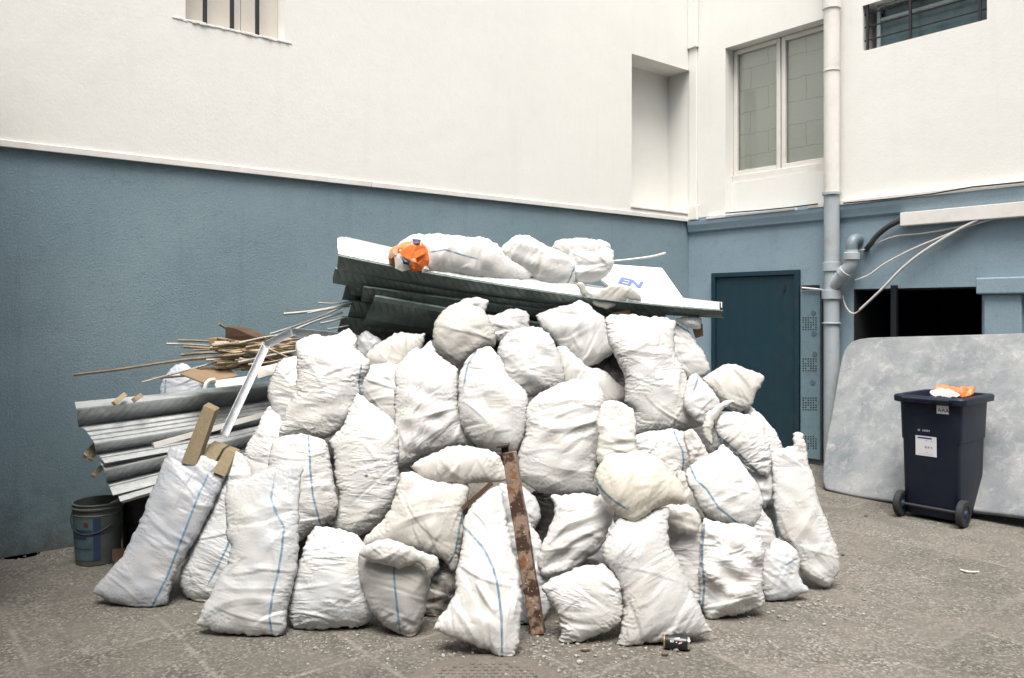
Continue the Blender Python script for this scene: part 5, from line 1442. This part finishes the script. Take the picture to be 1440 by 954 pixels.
# ---- leaning slab
A0, A1 = G(1163, 692), G(1440, 727)
TLp = WR.P(1215, 474, .13); TRp = WR.P(1440, 467.5, .145)
sn = (TRp-TLp).cross(A0-TLp).normalized()
print('SLABCHK', rp(1440, 727, A0, sn))
if sn.y > 0: sn = -sn
outl = [(1160, 688), (1156, 676), (1157, 650), (1163, 612), (1172, 566), (1180, 516), (1186, 493), (1194, 482), (1206, 476.5), (1225, 474), (1260, 473), (1330, 471), (1400, 469), (1440, 467.5), (1600, 462), (1640, 480), (1640, 752), (1600, 748), (1440, 727), (1340, 716), (1260, 706), (1200, 698)]
m, nt, b = newmat('weathered_fibre_slab')
tc = N(nt, 'ShaderNodeTexCoord')
n1 = N(nt, 'ShaderNodeTexNoise', Scale=2.2, Detail=10, Roughness=.7, Distortion=.4); L(nt, tc.outputs['Object'], n1.inputs['Vector'])
c = mix(nt, ramp(nt, n1.outputs['Fac'], [(.34, g4(0)), (.66, g4(1))]).outputs[0], (.125, .145, .16), (.26, .27, .275))
n2 = N(nt, 'ShaderNodeTexNoise', Scale=7, Detail=12, Roughness=.82, Distortion=.35); L(nt, tc.outputs['Object'], n2.inputs['Vector'])
c = mix(nt, ramp(nt, n2.outputs['Fac'], [(.51, g4(0)), (.68, g4(.8))]).outputs[0], c, (.39, .39, .385))
n3 = N(nt, 'ShaderNodeTexNoise', Scale=17, Detail=7, Roughness=.7, Distortion=.8); L(nt, tc.outputs['Object'], n3.inputs['Vector'])
c = mix(nt, ramp(nt, n3.outputs['Fac'], [(.60, g4(0)), (.72, g4(.7))]).outputs[0], c, (.10, .12, .13))
L(nt, c, b.inputs['Base Color']); b.inputs['Roughness'].default_value = .55
bp = N(nt, 'ShaderNodeBump', Strength=.35, Distance=.02); L(nt, n2.outputs['Fac'], bp.inputs['Height']); L(nt, bp.outputs[0], b.inputs['Normal'])
M_slab = m
oc = chaikin([(x, y) for x, y in outl], 1)
mb = MB(); mb.prism([rp(x, y, A0, sn) for x, y in oc], -sn*.05)
tag(mb.build('stone_slab', M_slab, bevel=.018, seg=3), 'big mottled grey slab with rounded corners leaning on the wall behind the bin', 'slab')
# chunk of rubble at its foot
mb = MB(); c_ = G(1262, 697) + Vector((0, 0, .03))
rr = random.Random(8)
import bmesh
def rock(c, r, rr):
    bm = bmesh.new(); bmesh.ops.create_icosphere(bm, subdivisions=1, radius=r)
    vs = [c + Vector((v.co.x*rr.uniform(.6, 1.2), v.co.y*rr.uniform(.6, 1.2), v.co.z*rr.uniform(.4, .9))) for v in bm.verts]
    idx = {v: i for i, v in enumerate(bm.verts)}
    fs = [tuple(idx[v] for v in f.verts) for f in bm.faces]; bm.free()
    return vs, fs
mb.add(*rock(c_, .05, rr)); tag(mb.build('rubble_chunk', M_paper), 'small pale rubble chunk at the foot of the slab left of the bin', 'rubble')

# ---- wheelie bin
W1, W2 = G(1262, 724), G(1356, 742)
bx = (W2-W1).normalized(); by = Vector((-bx.y, bx.x, 0)); by = by if by.y > 0 else -by
bm0 = (W1+W2)/2
def BP(x, y, z): return bm0 + bx*x + by*y + Vector((0, 0, z))
bn = empty('wheelie_bin', bm0 + by*.22, 'dark navy wheelie bin without lid, wheels towards the heap', 'bin')
M_bin = pmat('navy_plastic', (.007, .012, .027), (.010, .016, .032), scale=6, rough=.5, bump=.08, bscale=90, dirt=(.03, .035, .045), dirt_amt=.3, dirt_scale=4, spec=.3)
M_tyre = pmat('black_rubber', (.015, .016, .02), (.025, .026, .03), rough=.7, bump=.1); M_hub = pmat('navy_hub', (.02, .03, .055), rough=.5)
def ring(hw, y0, y1, z, r=.05, k=4):
    pts = []
    for cx_, cy_, a0 in ((hw-r, y0+r, -90), (hw-r, y1-r, 0), (-hw+r, y1-r, 90), (-hw+r, y0+r, 180)):
        for i in range(k+1):
            a = math.radians(a0 + 90*i/k); pts.append(BP(cx_ + r*math.cos(a), cy_ + r*math.sin(a), z))
    return pts
def loft(rings, cap0=True, cap1=True):
    mb = MB(); n = len(rings[0]); vs = [p for r in rings for p in r]; fs = []
    for i in range(len(rings)-1):
        for k in range(n): fs.append((i*n+k, i*n+(k+1) % n, (i+1)*n+(k+1) % n, (i+1)*n+k))
    if cap0: fs.append(tuple(range(n-1, -1, -1)))
    if cap1: fs.append(tuple((len(rings)-1)*n+k for k in range(n)))
    return mb.add(vs, fs)
H = .945
HB, HT = .200, .222
mb = loft([ring(HB-.008, .015, .49, .03), ring(HB, .005, .50, .06), ring(HT-.012, -.012, .515, .60), ring(HT-.004, -.014, .52, .61), ring(HT+.004, -.020, .54, H-.05), ring(HT-.02, .0, .48, H-.05), ring(HT-.03, .01, .46, .62), ring(HB-.02, .05, .40, .60)])
mb.build('body', M_bin, bn, smooth=True, angle=35)
mb = loft([ring(HT+.004, -.02, .54, H-.062), ring(HT+.040, -.05, .58, H-.05), ring(HT+.042, -.052, .582, H-.012), ring(HT+.034, -.045, .575, H), ring(HT-.006, -.01, .53, H), ring(HT-.014, .0, .52, H-.05)], False, False)
mb.build('rim', M_bin, bn, smooth=True, angle=30)
mb = MB(); mb.tube([BP(-.17, -.085, H-.02), BP(.17, -.085, H-.02)], .014, 10)
for x in (-.17, -.06, .06, .17): mb.tube([BP(x, -.085, H-.02), BP(x, -.04, H-.02)], .012, 8)
mb.build('handle', M_bin, bn, smooth=True)
for x in (-.235, .215):
    wh = empty('wheel', BP(x, -.01, .10), None, None); wh.parent = bn; wh.location = BP(x, -.01, .10) - Vector(bn.location)
    mb = MB(); mb.lathe(BP(x, -.01, .10), [(.062, -.0), (.092, .0), (.10, .008), (.10, .038), (.092, .046), (.062, .046)], bx, 28, False, False); mb.build('tyre', M_tyre, wh, smooth=True)
    mb = MB(); mb.lathe(BP(x, -.01, .10), [(.02, -.006), (.03, .006), (.064, .004), (.064, .042), (.03, .04), (.02, .052)], bx, 24); mb.build('hub', M_hub, wh, smooth=True)
mb = MB(); mb.tube([BP(-.22, -.01, .10), BP(.23, -.01, .10)], .013, 8); mb.build('axle', M_black, bn, smooth=True)
# stickers on the face towards us (its plane leans with the tapering wall)
fpl = BP(0, .005, .08); fpt = BP(0, -.012, .60); fn = bx.cross(fpt-fpl).normalized(); fn = fn if fn.y < 0 else -fn
fup = (fpt-fpl).normalized()
def sticker(px0, py0, px1, py1, mat, name, lift):
    a = rp(px0, py1, fpl, fn) + fn*lift
    w_ = (rp(px1, py1, fpl, fn) - rp(px0, py1, fpl, fn)).dot(bx); h_ = (rp(px0, py0, fpl, fn) - rp(px0, py1, fpl, fn)).dot(fup)
    p = [a, a + bx*w_, a + bx*w_ + fup*h_, a + fup*h_]
    mb = MB(); mb.prism(p, fn*.0008); return mb.build(name, mat, bn), a, w_, h_
M_lab = pmat('white_sticker', (.74, .74, .76), (.70, .70, .72), scale=12, rough=.5, bump=.05); M_navyink = pmat('navy_ink', (.03, .05, .20), rough=.5, bump=0); M_greyink = pmat('grey_ink', (.35, .35, .38), rough=.5, bump=0)
_, a, w_, h_ = sticker(1288, 612, 1317.5, 639.5, M_lab, 'sticker', .003)
def strip(fx0, fx1, fy0, fy1, mat, name):
    p0 = a + bx*w_*fx0 + fup*h_*fy0 + fn*.0014
    mb = MB(); mb.prism([p0, p0 + bx*w_*(fx1-fx0), p0 + bx*w_*(fx1-fx0) + fup*h_*(fy1-fy0), p0 + fup*h_*(fy1-fy0)], fn*.0005); return mb.build(name, mat, bn)
strip(.1, .78, .87, .94, M_navyink, 'header_band')
mb = MB()
for (x0, x1, y0, y1) in ((.48, .56, .76, .79), (.72, .80, .76, .79), (.44, .54, .40, .50), (.58, .68, .40, .50), (.74, .80, .40, .50), (.45, .6, .18, .195), (.15, .85, .09, .10), (.5, .55, .33, .345)):
    p0 = a + bx*w_*x0 + fup*h_*y0 + fn*.0014; mb.prism([p0, p0 + bx*w_*(x1-x0), p0 + bx*w_*(x1-x0) + fup*h_*(y1-y0), p0 + fup*h_*(y1-y0)], fn*.0005)
mb.build('printed_text', M_greyink, bn)
fpl2 = BP(0, -.014, .61); fn2 = bx.cross(BP(0, -.020, H-.05)-fpl2).normalized(); fn2 = fn2 if fn2.y < 0 else -fn2
fpl, fn = fpl2, fn2
_, a, w_, h_ = sticker(1317.5, 570, 1334.5, 581.5, M_lab, 'tag', .004)
text_mesh('AAA', h_*.66, a + bx*w_*.08 + fup*h_*.2 + fn*.0016, bx, fup, M_black, 'tag_lettering', bn)
fpl, fn = BP(0, .005, .08), fn
o_ = rp(1291, 606, BP(0, -.016, .60), fn) + fn*.004
text_mesh('■ ·oem·', .028, o_, bx, fup, M_greyink, 'embossed_mark', bn) if False else None
mb = MB()
for (x, w2_) in ((0, .016), (.034, .008), (.046, .012), (.062, .012), (.078, .008)):
    p0 = o_ + bx*x; mb.prism([p0, p0 + bx*w2_, p0 + bx*w2_ + fup*.015, p0 + fup*.015], fn*.0006)
mb.build('moulded_mark', M_greyink, bn)

# ---- paint buckets
def bucket(base, R, Hh, label, tint, with_label, rot=0.0):
    e = empty('paint_bucket', base, label, 'bucket')
    mt = pmat('dirty_plastic', tint, tuple(x*.7 for x in tint), scale=10, rough=.55, bump=.15, dirt=(.09, .085, .07), dirt_amt=.7, dirt_scale=6)
    mb = MB(); rb = R*.84
    mb.lathe(base, [(rb-.01, 0), (rb, .006), (R*.955, Hh*.80), (R*.955, Hh*.80), (R*.97, Hh*.82), (R*.945, Hh*.83), (R*.95, Hh*.90), (R, Hh*.905), (R*1.01, Hh*.93), (R*.96, Hh*.94), (R*.97, Hh*.975), (R*1.0, Hh*.985), (R*.99, Hh), (R*.93, Hh), (R*.92, Hh*.9), (R*.88, Hh*.55)], (0, 0, 1), 40, True, True)
    mb.build('tub', mt, e, smooth=True, angle=35)
    mb = MB(); pts = []
    for i in range(17):
        t = i/16; a = math.pi*t + rot; pts.append(base + Vector((math.cos(a)*R*1.03, -abs(math.sin(a))*R*.35 - R*.6*math.sin(math.pi*t), Hh*.86 - math.sin(math.pi*t)*Hh*.33)))
    mb.tube(pts, .0045, 6); mb.build('handle', M_black, e, smooth=True)
    if with_label:
        def patch(a0, a1, f0, f1, off, mat, name):
            mb = MB(); vs = []; fs = []
            for i in range(13):
                a = a0 + (a1-a0)*i/12
                for f in (f0, f1):
                    r_ = rb + (R*.955-rb)*(f/.80) + off; vs.append(base + Vector((math.cos(a)*r_, math.sin(a)*r_, f*Hh)))
            for i in range(12): fs.append((2*i, 2*i+2, 2*i+3, 2*i+1))
            mb.add(vs, fs); return mb.build(name, mat, e, smooth=True)
        A0_ = -2.72; A1_ = -1.25
        patch(A0_, A1_, .10, .77, .002, pmat('pale_blue_label', (.10, .155, .175), (.07, .11, .13), scale=12, rough=.5, dirt=(.06, .07, .07), dirt_amt=.6), 'paper_label')
        mblu = pmat('label_blue', (.025, .06, .12), (.02, .045, .09), rough=.5)
        patch(A0_+.35, A1_-.1, .56, .60, .0035, mblu, 'label_band'); patch(A0_+.35, A1_-.35, .45, .49, .0035, mblu, 'label_band')
        patch(A0_+.35, A1_-.1, .28, .30, .0035, mblu, 'label_band'); patch(A1_-.05, A1_+.25, .10, .79, .003, mblu, 'label_edge')
        patch(A1_-.42, A1_-.25, .65, .72, .0035, pmat('label_red', (.12, .03, .025), rough=.5), 'label_emblem')
    return e
bb = G(131, 797) + Vector((-.03, .12, 0))
bucket(bb, .152, .385, 'dirty open paint bucket with a pale blue label by the blue wall', (.10, .12, .112), True)
bucket(bb + Vector((.19, .22, 0)), .15, .38, 'dark bucket half hidden behind the labelled paint bucket', (.035, .04, .035), False)
bar(bb + Vector((-.02, .02, .30)), bb + Vector((.16, .05, .40)), .03, .006, M_paper, 'stirring_stick', 'pale stirring stick lying across the open paint bucket', 'stick')

# ---- black drinks can
ca = G(953, 917); ce = empty('drinks_can', ca, 'black drinks can lying on the paving before the slumped sack', 'can')
cd_ = Vector((.97, -.22, 0)).normalized(); r_ = .033; cc = ca + Vector((0, r_*.9, r_)) - cd_*.058
M_can = pmat('black_can', (.012, .014, .014), (.02, .022, .02), rough=.28, bump=.05); M_alu = pmat('can_aluminium', (.72, .72, .70), (.62, .62, .6), rough=.25, metal=.9, bump=0)
mb = MB(); mb.lathe(cc, [(r_*.93, .006), (r_, .012), (r_, .102), (r_*.93, .110)], cd_, 28, False, False); mb.build('can_body', M_can, ce, smooth=True, angle=50)
mb = MB(); mb.lathe(cc, [(r_*.70, .004), (r_*.82, -.001), (r_*.88, .0), (r_*.935, .0065)], cd_, 28); mb.build('can_base', pmat('gold_rim', (.62, .45, .22), (.5, .36, .18), rough=.3, metal=.8, bump=0), ce, smooth=True)
mb = MB(); mb.lathe(cc, [(r_*.93, .1095), (r_*.82, .1185), (r_*.84, .1205), (r_*.76, .119), (r_*.72, .115)], cd_, 28); mb.build('can_lid', M_alu, ce, smooth=True)
def canpt(s, a, lift=.0005):
    up = Vector((0, 0, 1)); sd_ = cd_.cross(up)
    return cc + cd_*s + (up*math.cos(a) + sd_*math.sin(a))*(r_+lift)
def canquad(mb, pts):
    mb.add([canpt(s, a, .0006) for s, a in pts], [(0, 1, 2, 3)])
M_mark = pmat('can_print', (.70, .72, .72), rough=.4, bump=0)
mb = MB(); canquad(mb, [(.056, 1.25), (.062, 1.25), (.058, .62), (.052, .62)]); canquad(mb, [(.052, .62), (.074, .50), (.074, .64), (.053, .76)]); canquad(mb, [(.068, 1.30), (.084, 1.12), (.084, 1.24), (.070, 1.42)])
for s in (.030, .036, .042): canquad(mb, [(s, .95), (s+.003, .95), (s+.003, 1.25), (s, 1.25)])
mb.build('can_print', M_mark, ce)
mb = MB(); canquad(mb, [(.072, .85), (.082, .8), (.082, 1.0), (.072, 1.02)]); mb.build('red_dot', pmat('can_red', (.35, .05, .05), rough=.4, bump=0), ce)

# ---- manhole cover
mc = Vector((-.115, 3.36, 0)); mh = empty('manhole_cover', mc, 'round worn manhole cover with a studded top set in the paving', 'manhole cover')
M_mh = pmat('worn_iron', (.10, .09, .075), (.14, .125, .105), scale=40, rough=.85, bump=.8, bscale=120, dirt=(.19, .17, .145), dirt_amt=.7, dirt_scale=6)
mb = MB(); mb.lathe(mc, [(.30, .001), (.32, .0045), (.345, .006), (.36, .001)], (0, 0, 1), 64, False, False); mb.build('frame', M_mh, mh, smooth=True)
mb = MB(); mb.lathe(mc, [(.297, .0005), (.295, .004), (.0, .0042)], (0, 0, 1), 64, False, False)
rr = random.Random(2)
for i in range(-9, 10):
    for j in range(-9, 10):
        x, y = (i + .5*(j % 2))*.031, j*.031
        if x*x+y*y < .27**2 and rr.random() > .06: mb.lathe(mc + Vector((x, y, .0044)), [(.011, 0), (.009, rr.uniform(.003, .006))], (0, 0, 1), 6, False, True)
mb.build('cover', M_mh, mh)

# ---- crumbs of plaster and grit swept round the heap
rr = random.Random(11); mb = MB()
def crumb(px, py, r):
    g = G(px, py); mb.add(*rock(Vector((g.x, g.y, r*.35)), r, rr))
for i in range(260):
    px = rr.uniform(120, 1180); lim = 940 - 0.0009*(px-680)**2*.35
    py = lim + rr.gauss(-18, 26)
    if 850 < py < 953 or (px > 1000 and 800 < py < 950): crumb(px, py, abs(rr.gauss(0, .004))+.0022)
for i in range(150): crumb(rr.gauss(770, 90), rr.gauss(905, 16), abs(rr.gauss(0, .006))+.0025)
for i in range(170): crumb(rr.uniform(420, 1010), 895 + rr.gauss(12, 9) - abs(rr.gauss(0, 1)), abs(rr.gauss(0, .004))+.002)
for i in range(70): crumb(rr.gauss(1120, 60), rr.gauss(858, 16), abs(rr.gauss(0, .005))+.0025)
for i in range(110): crumb(rr.uniform(0, 1440), rr.uniform(740, 953), abs(rr.gauss(0, .003))+.0018)
for i in range(70): crumb(rr.gauss(80, 45), rr.gauss(784, 6), abs(rr.gauss(0, .005))+.002)
o = mb.build('rubble', pmat('plaster_crumbs', (.36, .34, .30), (.20, .18, .155), scale=30, rough=.9, bump=.3)); tag(o, 'scattered plaster crumbs and grit on the paving', None, None, 'stuff')
M_leaf = pmat('dry_leaf', (.10, .06, .03), (.06, .04, .025), rough=.8)
for (px, py, w_, lab) in ((823, 917, .05, 'dry curled leaf on the paving left of the black can'), (935, 923, .035, 'dark twig on the paving just below the black can'), (1218, 727, .03, 'dark twig on the paving left of the bin'), (1185, 782, .03, 'small dark twig right of the tall slim sack')):
    g = G(px, py); a_ = rr.uniform(-.3, .3)
    mb = MB(); mb.prism([g + Vector((-w_/2, 0, .004)), g + Vector((0, -.008, .004)), g + Vector((w_/2, 0.004, .004)), g + Vector((0, .009, .004))], (0, 0, .006)); tag(mb.build('dry_leaf', M_leaf), lab, 'leaf')
mb = MB(); mb.tube(spline([G(1351, 803) + Vector((0, 0, .006)), G(1362, 807) + Vector((0, 0, .012)), G(1376, 806) + Vector((0, 0, .006))]), .006, 6); tag(mb.build('plastic_strip', M_paper, smooth=True), 'short curved white strip on the open paving in front of the bin', 'strip')
# ------------------------------------------------------------------ camera and light
cam = bpy.data.cameras.new('camera'); camo = bpy.data.objects.new('camera', cam); COL.objects.link(camo)
camo.location = (0, 0, CZ); camo.rotation_euler = (math.radians(90), 0, 0)
cam.sensor_width = 36; cam.lens = 36*F/1440
cam.shift_y = -(477-CY)/1440
cam.clip_end = 500
S.camera = camo
SUN_EL, SUN_AZ = 68.0, 184.0    # soft sun behind an overcast, from behind the camera
sun = bpy.data.lights.new('sun', 'SUN'); suno = bpy.data.objects.new('sun', sun); COL.objects.link(suno)
sun.energy = 1.5; sun.angle = math.radians(32); sun.color = (1.0, 0.975, 0.92)
sd = Vector((math.sin(math.radians(SUN_AZ))*math.cos(math.radians(SUN_EL)), math.cos(math.radians(SUN_AZ))*math.cos(math.radians(SUN_EL)), math.sin(math.radians(SUN_EL))))
suno.rotation_euler = sd.to_track_quat('Z', 'Y').to_euler()
suno.location = (0, 0, 12)
w = bpy.data.worlds.new('World'); S.world = w; w.use_nodes = True
nt = w.node_tree; bg = nt.nodes['Background']
sky = nt.nodes.new('ShaderNodeTexSky'); sky.sky_type = 'NISHITA'; sky.sun_disc = False
sky.sun_elevation = math.radians(SUN_EL); sky.sun_rotation = math.radians(SUN_AZ)
sky.air_density = 1.0; sky.dust_density = 6.0; sky.ozone_density = 1.0
hs = nt.nodes.new('ShaderNodeHueSaturation'); hs.inputs['Saturation'].default_value = 0.6
nt.links.new(sky.outputs[0], hs.inputs['Color']); nt.links.new(hs.outputs[0], bg.inputs['Color'])
bg.inputs['Strength'].default_value = 0.095
S.view_settings.view_transform = 'Standard'; S.view_settings.look = 'None'
S.view_settings.exposure = 1.46; S.view_settings.gamma = 1.0; S.view_settings.use_curve_mapping = False
S.render.engine = 'CYCLES'
S.cycles.max_bounces = 8; S.cycles.diffuse_bounces = 2; S.cycles.glossy_bounces = 3
S.cycles.use_denoising = True
S.cycles.sample_clamp_indirect = 8.0
